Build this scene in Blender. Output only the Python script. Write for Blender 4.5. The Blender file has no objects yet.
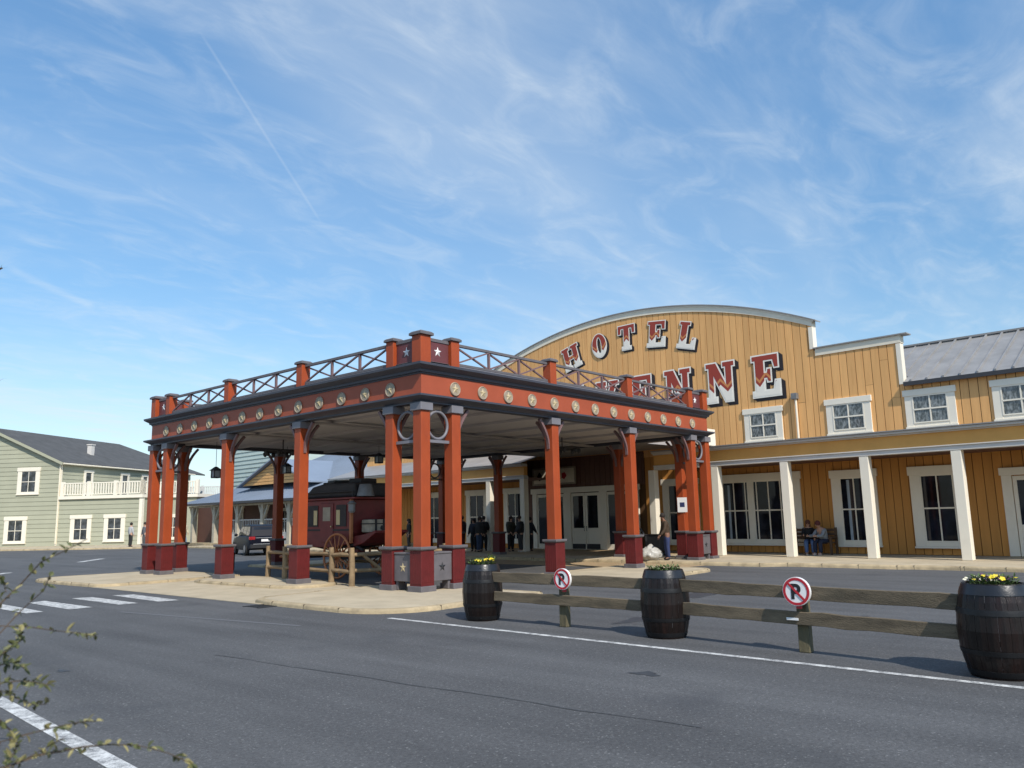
import bpy, bmesh, math, random
from mathutils import Vector, Matrix
random.seed(7)
S = bpy.context.scene
COL = S.collection
PI = math.pi
R_ = math.radians

# ------------------------------------------------------------------ materials
def new_mat(name):
    m = bpy.data.materials.new(name); m.use_nodes = True
    nt = m.node_tree
    return m, nt, nt.nodes['Principled BSDF']

def nn(nt, typ, **kw):
    n = nt.nodes.new(typ)
    for k, v in kw.items():
        if k in n.inputs.keys(): n.inputs[k].default_value = v
        else: setattr(n, k, v)
    return n

def rgba(c): return (c[0], c[1], c[2], 1)

def mat(name, col, rough=.6, var=.12, scale=3.0, bump=.0, bscale=60., island=0., metal=0., spec=.5, dirt=None, dirt_amt=.0, dirt_scale=1.2, stretch=(1, 1, 1), coat=0., chips=None):
    """paint / wood / stone with tone variation, optional blotches of wear and fine bump"""
    m, nt, b = new_mat(name)
    L = nt.links.new
    tc = nn(nt, 'ShaderNodeTexCoord')
    mp = nn(nt, 'ShaderNodeMapping'); mp.inputs['Scale'].default_value = stretch
    L(tc.outputs['Object'], mp.inputs['Vector'])
    no = nn(nt, 'ShaderNodeTexNoise', Scale=scale, Detail=6.0, Roughness=.62)
    L(mp.outputs['Vector'], no.inputs['Vector'])
    hi = tuple(min(1, c*(1+var)) for c in col); lo = tuple(c*(1-var) for c in col)
    cr = nn(nt, 'ShaderNodeValToRGB')
    cr.color_ramp.elements[0].position = .3; cr.color_ramp.elements[1].position = .7
    cr.color_ramp.elements[0].color = rgba(lo); cr.color_ramp.elements[1].color = rgba(hi)
    L(no.outputs['Fac'], cr.inputs['Fac'])
    out = cr.outputs['Color']
    if island:
        g = nn(nt, 'ShaderNodeNewGeometry')
        mr = nn(nt, 'ShaderNodeMapRange'); mr.inputs['To Min'].default_value = 1-island; mr.inputs['To Max'].default_value = 1+island
        L(g.outputs['Random Per Island'], mr.inputs['Value'])
        hs = nn(nt, 'ShaderNodeHueSaturation')
        L(mr.outputs['Result'], hs.inputs['Value']); L(out, hs.inputs['Color'])
        out = hs.outputs['Color']
    if dirt:
        n2 = nn(nt, 'ShaderNodeTexNoise', Scale=dirt_scale, Detail=8.0, Roughness=.7)
        L(mp.outputs['Vector'], n2.inputs['Vector'])
        r2 = nn(nt, 'ShaderNodeMapRange'); r2.inputs['From Min'].default_value = .5; r2.inputs['From Max'].default_value = .75
        r2.inputs['To Max'].default_value = dirt_amt
        L(n2.outputs['Fac'], r2.inputs['Value'])
        mx = nn(nt, 'ShaderNodeMix', data_type='RGBA')
        L(r2.outputs['Result'], mx.inputs['Factor']); L(out, mx.inputs[6]); mx.inputs[7].default_value = rgba(dirt)
        out = mx.outputs[2]
    if chips:
        n4 = nn(nt, 'ShaderNodeTexNoise', Scale=11.0, Detail=5.0, Roughness=.7)
        L(tc.outputs['Object'], n4.inputs['Vector'])
        r4 = nn(nt, 'ShaderNodeMapRange'); r4.inputs['From Min'].default_value = .715; r4.inputs['From Max'].default_value = .735
        L(n4.outputs['Fac'], r4.inputs['Value'])
        m4 = nn(nt, 'ShaderNodeMix', data_type='RGBA'); L(r4.outputs['Result'], m4.inputs['Factor']); L(out, m4.inputs[6]); m4.inputs[7].default_value = rgba(chips)
        out = m4.outputs[2]
    L(out, b.inputs['Base Color'])
    b.inputs['Roughness'].default_value = rough
    b.inputs['Metallic'].default_value = metal
    b.inputs['Specular IOR Level'].default_value = spec
    b.inputs['Coat Weight'].default_value = coat
    if bump:
        n3 = nn(nt, 'ShaderNodeTexNoise', Scale=bscale, Detail=4.0)
        L(mp.outputs['Vector'], n3.inputs['Vector'])
        bp = nn(nt, 'ShaderNodeBump', Strength=bump, Distance=.02)
        L(n3.outputs['Fac'], bp.inputs['Height']); L(bp.outputs['Normal'], b.inputs['Normal'])
    return m

def glass_mat(name, c1, c2, scale=1.5, rough=.04, spec=.3, stretch=(1, 1, 1)):
    m, nt, b = new_mat(name); L = nt.links.new
    tc = nn(nt, 'ShaderNodeTexCoord'); mp = nn(nt, 'ShaderNodeMapping'); mp.inputs['Scale'].default_value = stretch
    L(tc.outputs['Object'], mp.inputs['Vector'])
    no = nn(nt, 'ShaderNodeTexNoise', Scale=scale, Detail=5.0, Roughness=.6); L(mp.outputs['Vector'], no.inputs['Vector'])
    cr = nn(nt, 'ShaderNodeValToRGB'); cr.color_ramp.elements[0].position = .4; cr.color_ramp.elements[1].position = .65
    cr.color_ramp.elements[0].color = rgba(c1); cr.color_ramp.elements[1].color = rgba(c2)
    L(no.outputs['Fac'], cr.inputs['Fac']); L(cr.outputs['Color'], b.inputs['Base Color'])
    b.inputs['Roughness'].default_value = rough; b.inputs['Specular IOR Level'].default_value = spec
    return m

def letter_mat():
    m, nt, b = new_mat('letter_paint'); L = nt.links.new
    tc = nn(nt, 'ShaderNodeTexCoord'); sp = nn(nt, 'ShaderNodeSeparateXYZ'); L(tc.outputs['Generated'], sp.inputs[0])
    w = nn(nt, 'ShaderNodeMath', operation='PINGPONG'); L(sp.outputs['X'], w.inputs[0]); w.inputs[1].default_value = .25
    mu = nn(nt, 'ShaderNodeMath', operation='MULTIPLY_ADD'); L(w.outputs[0], mu.inputs[0]); mu.inputs[1].default_value = .8; L(sp.outputs['Z'], mu.inputs[2])
    cr = nn(nt, 'ShaderNodeValToRGB'); e = cr.color_ramp
    e.interpolation = 'LINEAR'
    white, red, gold = (.80, .75, .66, 1), (.30, .04, .022, 1), (.56, .22, .07, 1)
    pts = [(0, white), (.43, white), (.435, red), (.52, red), (.525, gold), (.60, gold), (.605, red), (1, red)]
    e.elements[0].position, e.elements[0].color = pts[0]; e.elements[1].position, e.elements[1].color = pts[-1]
    for p, c in pts[1:-1]:
        k = e.elements.new(p); k.color = c
    L(mu.outputs[0], cr.inputs['Fac']); L(cr.outputs['Color'], b.inputs['Base Color']); b.inputs['Roughness'].default_value = .6
    return m

def asphalt_mat():
    m, nt, b = new_mat('asphalt'); L = nt.links.new
    tc = nn(nt, 'ShaderNodeTexCoord')
    big = nn(nt, 'ShaderNodeTexNoise', Scale=.22, Detail=6.0, Roughness=.6); L(tc.outputs['Object'], big.inputs['Vector'])
    mp = nn(nt, 'ShaderNodeMapping'); mp.inputs['Scale'].default_value = (2.2, .18, 1); L(tc.outputs['Object'], mp.inputs['Vector'])
    str_ = nn(nt, 'ShaderNodeTexNoise', Scale=.8, Detail=5.0); L(mp.outputs['Vector'], str_.inputs['Vector'])
    fine = nn(nt, 'ShaderNodeTexNoise', Scale=60., Detail=4.0, Roughness=.8); L(tc.outputs['Object'], fine.inputs['Vector'])
    med = nn(nt, 'ShaderNodeTexNoise', Scale=24., Detail=5.0, Roughness=.75); L(tc.outputs['Object'], med.inputs['Vector'])
    sp = nn(nt, 'ShaderNodeTexVoronoi', Scale=70.); L(tc.outputs['Object'], sp.inputs['Vector'])
    a = nn(nt, 'ShaderNodeMath', operation='ADD'); L(big.outputs['Fac'], a.inputs[0]); L(str_.outputs['Fac'], a.inputs[1])
    cr = nn(nt, 'ShaderNodeValToRGB'); cr.color_ramp.elements[0].position = .36; cr.color_ramp.elements[1].position = .66
    cr.color_ramp.elements[0].color = (.060, .060, .0615, 1); cr.color_ramp.elements[1].color = (.102, .102, .1035, 1)
    h = nn(nt, 'ShaderNodeMath', operation='MULTIPLY'); L(a.outputs[0], h.inputs[0]); h.inputs[1].default_value = .5
    L(h.outputs[0], cr.inputs['Fac'])
    r = nn(nt, 'ShaderNodeMapRange'); r.inputs['From Min'].default_value = .3; r.inputs['From Max'].default_value = .7
    r.inputs['To Min'].default_value = .35; r.inputs['To Max'].default_value = 1.75
    fm = nn(nt, 'ShaderNodeMath', operation='ADD'); L(fine.outputs['Fac'], fm.inputs[0]); L(med.outputs['Fac'], fm.inputs[1])
    fh = nn(nt, 'ShaderNodeMath', operation='MULTIPLY'); L(fm.outputs[0], fh.inputs[0]); fh.inputs[1].default_value = .5
    L(fh.outputs[0], r.inputs['Value'])
    mu = nn(nt, 'ShaderNodeMix', data_type='RGBA', blend_type='MULTIPLY'); mu.inputs['Factor'].default_value = 1
    L(cr.outputs['Color'], mu.inputs[6]); L(r.outputs['Result'], mu.inputs[7])
    # pale stones
    r2 = nn(nt, 'ShaderNodeMapRange'); r2.inputs['From Min'].default_value = .82; r2.inputs['From Max'].default_value = .95; r2.inputs['To Max'].default_value = .45
    L(sp.outputs['Color'], r2.inputs['Value'])
    mx = nn(nt, 'ShaderNodeMix', data_type='RGBA'); L(r2.outputs['Result'], mx.inputs['Factor']); L(mu.outputs[2], mx.inputs[6]); mx.inputs[7].default_value = (.30, .30, .29, 1)
    # dark oil blotches
    st = nn(nt, 'ShaderNodeTexNoise', Scale=.55, Detail=4.0, Roughness=.55); L(tc.outputs['Object'], st.inputs['Vector'])
    r3 = nn(nt, 'ShaderNodeMapRange'); r3.inputs['From Min'].default_value = .6; r3.inputs['From Max'].default_value = .72; r3.inputs['To Max'].default_value = .45
    L(st.outputs['Fac'], r3.inputs['Value'])
    m2 = nn(nt, 'ShaderNodeMix', data_type='RGBA'); L(r3.outputs['Result'], m2.inputs['Factor']); L(mx.outputs[2], m2.inputs[6]); m2.inputs[7].default_value = (.045, .047, .052, 1)
    L(m2.outputs[2], b.inputs['Base Color'])
    b.inputs['Roughness'].default_value = .82; b.inputs['Specular IOR Level'].default_value = .35
    bp = nn(nt, 'ShaderNodeBump', Strength=.5, Distance=.008); L(fine.outputs['Fac'], bp.inputs['Height']); L(bp.outputs['Normal'], b.inputs['Normal'])
    return m

def marking_mat(name, wear=.35, col=(.62, .62, .60), scale=6.):
    m, nt, b = new_mat(name); L = nt.links.new
    tc = nn(nt, 'ShaderNodeTexCoord')
    n = nn(nt, 'ShaderNodeTexNoise', Scale=scale, Detail=8.0, Roughness=.75); L(tc.outputs['Object'], n.inputs['Vector'])
    f = nn(nt, 'ShaderNodeTexNoise', Scale=90., Detail=3.0); L(tc.outputs['Object'], f.inputs['Vector'])
    ad = nn(nt, 'ShaderNodeMath', operation='MULTIPLY_ADD'); L(f.outputs['Fac'], ad.inputs[0]); ad.inputs[1].default_value = .5; L(n.outputs['Fac'], ad.inputs[2])
    r = nn(nt, 'ShaderNodeMapRange'); r.inputs['From Min'].default_value = .25+wear; r.inputs['From Max'].default_value = .5+wear
    L(ad.outputs[0], r.inputs['Value'])
    mx = nn(nt, 'ShaderNodeMix', data_type='RGBA'); L(r.outputs['Result'], mx.inputs['Factor']); mx.inputs[6].default_value = rgba(col); mx.inputs[7].default_value = (.12, .122, .128, 1)
    L(mx.outputs[2], b.inputs['Base Color']); b.inputs['Roughness'].default_value = .8
    return m

M = {}
M['asphalt'] = asphalt_mat()
M['mark'] = marking_mat('road_paint', .40)
M['mark_worn'] = marking_mat('worn_road_paint', .12, (.30, .30, .30))
M['seam'] = mat('tar_seam', (.052, .054, .058), .8, .2, 5)
M['pave'] = mat('sandy_pavement', (.45, .375, .26), .9, .14, 1.2, .5, 70, dirt=(.30, .245, .16), dirt_amt=.5, dirt_scale=.7)
M['kerb'] = mat('kerb_concrete', (.40, .315, .195), .9, .25, 2.5, .6, 40, dirt=(.15, .12, .075), dirt_amt=.75, dirt_scale=2.4)
M['joint'] = mat('kerb_joint', (.11, .09, .06), .9, .3, 9)
M['porchfloor'] = mat('brown_porch_floor', (.36, .26, .15), .8, .15, 1, .3, 50)
M['orange'] = mat('orange_red_paint', (.325, .058, .0155), .5, .14, 2, .12, 25, dirt=(.23, .04, .016), dirt_amt=.6, dirt_scale=2.2, spec=.35, stretch=(1, 1, .4), chips=(.48, .36, .26))
M['orange_fascia'] = mat('brick_orange_paint', (.345, .075, .034), .5, .08, 2, .05, 25, spec=.35)
M['maroon'] = mat('maroon_paint', (.105, .010, .010), .55, .2, 3, .08, 30, spec=.35, dirt=(.07, .008, .008), dirt_amt=.6, chips=(.30, .22, .2))
M['plum'] = mat('plum_panel_paint', (.125, .035, .038), .55, .1, 3)
M['grey'] = mat('mauve_grey_paint', (.115, .105, .112), .6, .2, 3, .05, 30)
M['brace'] = mat('mauve_brace_paint', (.17, .10, .10), .55, .1, 3)
M['slate'] = mat('slate_blue_paint', (.048, .052, .07), .5, .12, 2, .04, 30)
M['slate_lt'] = mat('light_slate_paint', (.17, .165, .185), .5, .1, 2)
M['ceil'] = mat('grey_ceiling_board', (.50, .475, .47), .7, .06, 1)
M['ceil_dk'] = mat('dark_ceiling_beam', (.34, .32, .315), .7, .1, 1)
M['star'] = mat('cream_star_paint', (.45, .36, .21), .5, .15, 5)
M['star_w'] = mat('white_star_paint', (.75, .73, .72), .5, .05, 5)
M['medal'] = mat('aged_medallion', (.33, .27, .20), .55, .2, 8)
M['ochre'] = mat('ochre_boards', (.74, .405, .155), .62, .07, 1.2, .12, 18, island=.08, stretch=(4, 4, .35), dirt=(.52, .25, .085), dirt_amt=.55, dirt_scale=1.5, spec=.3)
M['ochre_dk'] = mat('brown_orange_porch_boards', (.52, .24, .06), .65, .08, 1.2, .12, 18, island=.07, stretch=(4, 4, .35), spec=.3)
M['gapdark'] = mat('board_gap', (.10, .05, .018), .9, .1, 2)
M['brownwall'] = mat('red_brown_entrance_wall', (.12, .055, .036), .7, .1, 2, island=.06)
M['fascia_y'] = mat('yellow_fascia', (.70, .365, .10), .6, .06, 1.5, spec=.3)
M['white'] = mat('white_paint', (.80, .74, .62), .55, .05, 2, .06, 30, dirt=(.55, .52, .45), dirt_amt=.3, dirt_scale=2)
M['white_beam'] = mat('off_white_beam', (.60, .57, .53), .6, .06, 2)
M['cream'] = mat('cream_trim', (.76, .69, .55), .6, .06, 2)
M['metal_roof'] = mat('zinc_roof', (.27, .262, .255), .55, .14, 1.5, 0, 40, metal=.1, dirt=(.19, .185, .18), dirt_amt=.5)
M['blue_roof'] = mat('blue_grey_metal_roof', (.215, .26, .33), .5, .08, .6, metal=.1)
M['dkgutter'] = mat('dark_gutter', (.035, .035, .04), .5)
M['green_board'] = mat('sage_green_boards', (.37, .37, .275), .7, .05, .8, .05, 20, island=.035, spec=.3)
M['palegreen'] = mat('pale_green_boards', (.42, .50, .47), .7, .05, .6, island=.04)
M['shingle'] = mat('charcoal_shingles', (.075, .075, .075), .85, .22, 1.3, .3, 30, dirt=(.05, .05, .05), dirt_amt=.5)
M['glass_dk'] = glass_mat('dark_window_glass', (.006, .007, .010), (.018, .022, .035), 1.1, .03, .22)
M['glass_blue'] = glass_mat('window_glass_green_house', (.03, .034, .035), (.09, .10, .11), 2.2, .05, .35)
M['curtain'] = glass_mat('curtained_glass', (.07, .08, .08), (.27, .29, .29), 9., .08, .5, (1.6, 1, .7))
M['drape'] = mat('pale_drape', (.30, .36, .42), .8, .3, 6, stretch=(6, 1, .3))
M['letter'] = letter_mat()
M['letter_w'] = mat('letter_edge_white', (.82, .78, .69), .5, .05, 3)
M['letter_b'] = mat('letter_block_black', (.022, .016, .018), .6, .2, 3)
M['wood_old'] = mat('weathered_wood', (.13, .10, .064), .85, .4, 2, .5, 22, stretch=(6, .8, 6), dirt=(.055, .048, .03), dirt_amt=.8, dirt_scale=1.5)
M['post_old'] = mat('weathered_post', (.12, .10, .055), .85, .35, 2.5, .5, 22, stretch=(6, 6, .8), dirt=(.06, .06, .035), dirt_amt=.8, dirt_scale=1.5)
M['log'] = mat('peeled_log', (.24, .165, .09), .8, .3, 3, .4, 20, dirt=(.12, .085, .05), dirt_amt=.7)
M['barrel'] = mat('dark_barrel_oak', (.0095, .0062, .0055), .34, .3, 1.4, .2, 16, island=.05, stretch=(5, 5, .7), dirt=(.028, .012, .009), dirt_amt=.8, dirt_scale=.9, spec=.3)
M['hoop'] = mat('black_iron_hoop', (.010, .010, .011), .42, .3, 6, .1, 30, metal=.0, spec=.3)
M['hoop_top'] = mat('worn_steel_band', (.016, .016, .019), .30, .5, 3, .1, 30, metal=.2, spec=.6)
M['soil'] = mat('soil', (.04, .028, .018), .95, .3, 20, .6, 60)
M['leaf'] = mat('pansy_leaf', (.075, .12, .03), .6, .4, 14)
M['yellow'] = mat('yellow_petal', (.72, .55, .03), .6, .15, 9)
M['purple'] = mat('dark_pansy_petal', (.05, .015, .05), .6, .3, 9)
M['whitepetal'] = mat('cream_petal', (.7, .66, .5), .6, .1, 9)
M['sign_w'] = mat('sign_white', (.78, .77, .76), .4, .03, 4)
M['sign_r'] = mat('sign_red', (.42, .018, .03), .4, .08, 5)
M['sign_k'] = mat('sign_black', (.014, .014, .016), .4, .1, 5)
M['coach_red'] = mat('coach_red', (.15, .017, .016), .5, .25, 3, .05, 30, dirt=(.10, .02, .015), dirt_amt=.5)
M['coach_dk'] = mat('coach_dark_leather', (.022, .018, .018), .65, .4, 4, .2, 20)
M['coach_gold'] = mat('coach_cream_trim', (.55, .43, .22), .5, .1, 4)
M['wheel_paint'] = mat('wheel_orange_paint', (.42, .15, .055), .55, .15, 4)
M['iron'] = mat('dark_iron', (.03, .03, .032), .5, .2, 8, metal=.4)
M['bucket'] = mat('grey_galvanised', (.20, .20, .20), .5, .2, 5, metal=.3)
M['canvas'] = mat('cream_canvas', (.34, .29, .22), .8, .2, 5, .3, 20)
M['car'] = mat('midnight_blue_car', (.004, .005, .012), .42, .1, 1, spec=.18)
M['car_glass'] = glass_mat('car_glass', (.010, .012, .018), (.02, .025, .035), 1, .04, .35)
M['tyre'] = mat('tyre', (.016, .016, .016), .85)
M['rim'] = mat('alloy_rim', (.35, .35, .36), .3, .1, 4, metal=.7)
M['tail'] = mat('tail_lamp', (.30, .012, .015), .25)
M['chrome'] = mat('silver_trim', (.5, .5, .52), .3, metal=.7)
M['black_plastic'] = mat('black_plastic', (.016, .016, .018), .5, .2, 5)
M['bag'] = mat('white_plastic_bag', (.44, .425, .39), .35, .25, 9, .5, 14)
M['lantern'] = mat('lantern_metal', (.025, .035, .045), .45, .2, 6)
M['lantern_glass'] = mat('lantern_glass', (.25, .30, .33), .2, .1, 6)
M['skin'] = mat('skin', (.46, .27, .19), .6, .05, 10)
M['skin_dark'] = mat('skin_dark', (.19, .09, .055), .6, .05, 10)
M['bark'] = mat('twig_bark', (.07, .05, .035), .85, .3, 20)
M['twig_leaf_a'] = mat('shrub_leaf_olive', (.085, .095, .03), .6, .4, 30)
M['twig_leaf_b'] = mat('shrub_leaf_dry', (.25, .22, .09), .65, .3, 30)
M['needle'] = mat('pine_needle', (.03, .06, .04), .6, .3, 9)
def cloth(name, c): 
    if name not in M: M[name] = mat(name, c, .85, .15, 9, .2, 60)
    return M[name]

# ------------------------------------------------------------------ mesh builder
class MB:
    def __init__(s): s.v = []; s.f = []; s.xf = None
    def _add(s, vs, fs):
        n = len(s.v)
        if s.xf is not None: vs = [s.xf @ Vector(p) for p in vs]
        s.v += [tuple(p) for p in vs]; s.f += [tuple(n+i for i in f) for f in fs]
        return s
    def box(s, x0, x1, y0, y1, z0, z1):
        return s._add([(x0,y0,z0),(x1,y0,z0),(x1,y1,z0),(x0,y1,z0),(x0,y0,z1),(x1,y0,z1),(x1,y1,z1),(x0,y1,z1)],
               [(3,2,1,0),(4,5,6,7),(0,1,5,4),(1,2,6,5),(2,3,7,6),(3,0,4,7)])
    def frustum(s, cx, cy, z0, z1, a0, b0, a1, b1):
        return s._add([(cx-a0,cy-b0,z0),(cx+a0,cy-b0,z0),(cx+a0,cy+b0,z0),(cx-a0,cy+b0,z0),(cx-a1,cy-b1,z1),(cx+a1,cy-b1,z1),(cx+a1,cy+b1,z1),(cx-a1,cy+b1,z1)],
               [(3,2,1,0),(4,5,6,7),(0,1,5,4),(1,2,6,5),(2,3,7,6),(3,0,4,7)])
    def hexa(s, p):   # 8 points: bottom loop then top loop
        return s._add(p, [(3,2,1,0),(4,5,6,7),(0,1,5,4),(1,2,6,5),(2,3,7,6),(3,0,4,7)])
    def prism(s, poly, axis, a, b):
        """2D polygon extruded along axis: axis 'y' poly=(x,z); 'x' poly=(y,z); 'z' poly=(x,y)"""
        def P(p, t): return (p[0], t, p[1]) if axis == 'y' else (t, p[0], p[1]) if axis == 'x' else (p[0], p[1], t)
        n = len(poly)
        vs = [P(p, a) for p in poly]+[P(p, b) for p in poly]
        fs = [tuple(range(n)), tuple(range(2*n-1, n-1, -1))]+[(i, i+n, (i+1) % n+n, (i+1) % n) for i in range(n)]
        return s._add(vs, fs)
    def bar(s, p, q, w, h=None, up=(0,0,1)):
        h = h or w
        p = Vector(p); q = Vector(q); d = (q-p).normalized(); u = Vector(up)
        if abs(d.dot(u)) > .98: u = Vector((1,0,0))
        r = d.cross(u).normalized(); u = r.cross(d)
        o = [(-1,-1),(1,-1),(1,1),(-1,1)]
        return s.hexa([p+r*a*w/2+u*c*h/2 for a, c in o]+[q+r*a*w/2+u*c*h/2 for a, c in o])
    def tube(s, pts, r, n=8, caps=True):
        pts = [Vector(p) for p in pts]; k = len(pts)
        rs = r if isinstance(r, (list, tuple)) else [r]*k
        vs = []; ref = None
        for i, p in enumerate(pts):
            d = (pts[min(i+1, k-1)]-pts[max(i-1, 0)]).normalized()
            if ref is None:
                ref = Vector((0,0,1)) if abs(d.z) < .9 else Vector((1,0,0))
            a = d.cross(ref).normalized(); b = a.cross(d).normalized(); ref = b
            for j in range(n):
                t = 2*PI*j/n; vs.append(p+(a*math.cos(t)+b*math.sin(t))*rs[i])
        fs = [(i*n+j, i*n+(j+1) % n, (i+1)*n+(j+1) % n, (i+1)*n+j) for i in range(k-1) for j in range(n)]
        if caps: fs += [tuple(range(n-1, -1, -1)), tuple(range((k-1)*n, k*n))]
        return s._add(vs, fs)
    def ring(s, c, R, r, axis='y', n=32, m=8):
        c = Vector(c); vs = []
        for i in range(n):
            t = 2*PI*i/n
            for j in range(m):
                u = 2*PI*j/m; rr = R+r*math.cos(u); h = r*math.sin(u)
                x, y, z = rr*math.cos(t), h, rr*math.sin(t)
                vs.append(c+Vector((x,y,z) if axis == 'y' else (y,x,z) if axis == 'x' else (x,z,y)))
        return s._add(vs, [(i*m+j, i*m+(j+1) % m, ((i+1) % n)*m+(j+1) % m, ((i+1) % n)*m+j) for i in range(n) for j in range(m)])
    def lathe(s, prof, n=32, c=(0,0,0), capb=True, capt=True):
        vs = [(c[0]+r*math.cos(2*PI*j/n), c[1]+r*math.sin(2*PI*j/n), c[2]+z) for r, z in prof for j in range(n)]
        k = len(prof)
        fs = [(i*n+j, i*n+(j+1) % n, (i+1)*n+(j+1) % n, (i+1)*n+j) for i in range(k-1) for j in range(n)]
        if capb: fs.append(tuple(range(n-1, -1, -1)))
        if capt: fs.append(tuple(range((k-1)*n, k*n)))
        return s._add(vs, fs)
    def ball(s, c, r, n=10, m=7, sq=(1,1,1)):
        vs = [(c[0], c[1], c[2]-r*sq[2])]
        for i in range(1, m):
            a = -PI/2+PI*i/m
            for j in range(n):
                t = 2*PI*j/n; vs.append((c[0]+r*sq[0]*math.cos(a)*math.cos(t), c[1]+r*sq[1]*math.cos(a)*math.sin(t), c[2]+r*sq[2]*math.sin(a)))
        vs.append((c[0], c[1], c[2]+r*sq[2])); N = len(vs)-1
        fs = [(0, 1+(j+1) % n, 1+j) for j in range(n)]
        fs += [(1+i*n+j, 1+i*n+(j+1) % n, 1+(i+1)*n+(j+1) % n, 1+(i+1)*n+j) for i in range(m-2) for j in range(n)]
        fs += [(1+(m-2)*n+j, 1+(m-2)*n+(j+1) % n, N) for j in range(n)]
        return s._add(vs, fs)
    def quad(s, a, b, c, d): return s._add([a,b,c,d], [(0,1,2,3)])
    def build(s, name, m, parent=None, bevel=0, smooth=False, loc=None, rot=None, seg=1):
        me = bpy.data.meshes.new(name); me.from_pydata(s.v, [], s.f)
        bm = bmesh.new(); bm.from_mesh(me); bmesh.ops.recalc_face_normals(bm, faces=bm.faces); bm.to_mesh(me); bm.free()
        if m: me.materials.append(m)
        o = bpy.data.objects.new(name, me); COL.objects.link(o)
        if parent: o.parent = parent
        if loc: o.location = loc
        if rot: o.rotation_euler = rot
        if smooth:
            for p in me.polygons: p.use_smooth = True
            if smooth != 'all':
                md = None
                try: me.set_sharp_from_angle(angle=R_(40))
                except Exception: pass
        if bevel:
            b = o.modifiers.new('Bevel', 'BEVEL'); b.width = bevel; b.segments = seg; b.limit_method = 'ANGLE'; b.angle_limit = R_(50)
        return o

def thing(name, label, cat, loc=(0,0,0), rz=0, group=None):
    o = bpy.data.objects.new(name, None); COL.objects.link(o); o.location = loc; o.rotation_euler = (0,0,rz)
    o['label'] = label; o['category'] = cat
    if group: o['group'] = group
    return o
def tag(o, label, cat, group=None):
    o['label'] = label; o['category'] = cat
    if group: o['group'] = group
    return o
def struct(o, label=None, cat=None):
    o['kind'] = 'structure'
    if label: o['label'] = label
    if cat: o['category'] = cat
    return o
def kids(o): return [c for c in bpy.data.objects if c.parent == o]
def copy_tree(o, parent=None):
    c = o.copy(); COL.objects.link(c)
    if parent: c.parent = parent
    for ch in kids(o): copy_tree(ch, c)
    return c

# ------------------------------------------------------------------ camera
CAM = Vector((-12.913, -14.284, 1.75)); FPX = 801.6
p_, r_, y_ = R_(9.40), R_(-1.247), R_(-3.646+45)
Fv = Vector((math.cos(y_)*math.cos(p_), math.sin(y_)*math.cos(p_), math.sin(p_)))
Rt = Vector((math.sin(y_), -math.cos(y_), 0)); Up = Rt.cross(Fv)
Rc = Rt*math.cos(r_)+Up*math.sin(r_); Uc = -Rt*math.sin(r_)+Up*math.cos(r_)
cd = bpy.data.cameras.new('camera'); co = bpy.data.objects.new('camera', cd); COL.objects.link(co)
co.matrix_world = Matrix(((Rc.x, Uc.x, -Fv.x, CAM.x), (Rc.y, Uc.y, -Fv.y, CAM.y), (Rc.z, Uc.z, -Fv.z, CAM.z), (0,0,0,1)))
cd.sensor_width = 36; cd.lens = FPX*36/1024; cd.clip_end = 3000; cd.clip_start = .05; cd.dof.use_dof = True; cd.dof.focus_distance = 22; cd.dof.aperture_fstop = 5.0
S.camera = co
def ray(u, v): return Fv+Rc*(u-512)/FPX-Uc*(v-384)/FPX
def at(u, v, d): return CAM+ray(u, v)*d
def gz(u, v, z=0):
    d = ray(u, v); return CAM+d*((z-CAM.z)/d.z)

# ------------------------------------------------------------------ light and sky
SUN_A, SUN_E = R_(22), R_(43)
to_sun = Vector((-math.sin(SUN_A)*math.cos(SUN_E), -math.cos(SUN_A)*math.cos(SUN_E), math.sin(SUN_E)))
sl = bpy.data.lights.new('sun', 'SUN'); sl.energy = 4.4; sl.angle = R_(.53); sl.color = (1, .93, .83)
so = bpy.data.objects.new('sun', sl); COL.objects.link(so); so.rotation_euler = (-to_sun).to_track_quat('-Z', 'Y').to_euler()
W = bpy.data.worlds.new('World'); S.world = W; W.use_nodes = True
nt = W.node_tree; L = nt.links.new
bg = nt.nodes['Background']; bg.inputs['Strength'].default_value = .14
sky = nn(nt, 'ShaderNodeTexSky', sky_type='NISHITA', sun_disc=False); sky.sun_elevation = SUN_E; sky.sun_rotation = PI+SUN_A
sky.altitude = 100; sky.air_density = 1.0; sky.dust_density = .35; sky.ozone_density = 2.2
tc = nn(nt, 'ShaderNodeTexCoord'); se = nn(nt, 'ShaderNodeSeparateXYZ'); L(tc.outputs['Generated'], se.inputs[0])
zc = nn(nt, 'ShaderNodeMath', operation='MAXIMUM'); L(se.outputs['Z'], zc.inputs[0]); zc.inputs[1].default_value = .0
za = nn(nt, 'ShaderNodeMath', operation='ADD'); L(zc.outputs[0], za.inputs[0]); za.inputs[1].default_value = .16
dv = nn(nt, 'ShaderNodeVectorMath', operation='DIVIDE'); L(tc.outputs['Generated'], dv.inputs[0])
cz = nn(nt, 'ShaderNodeCombineXYZ'); 
for i in range(3): L(za.outputs[0], cz.inputs[i])
L(cz.outputs[0], dv.inputs[1])
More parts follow.
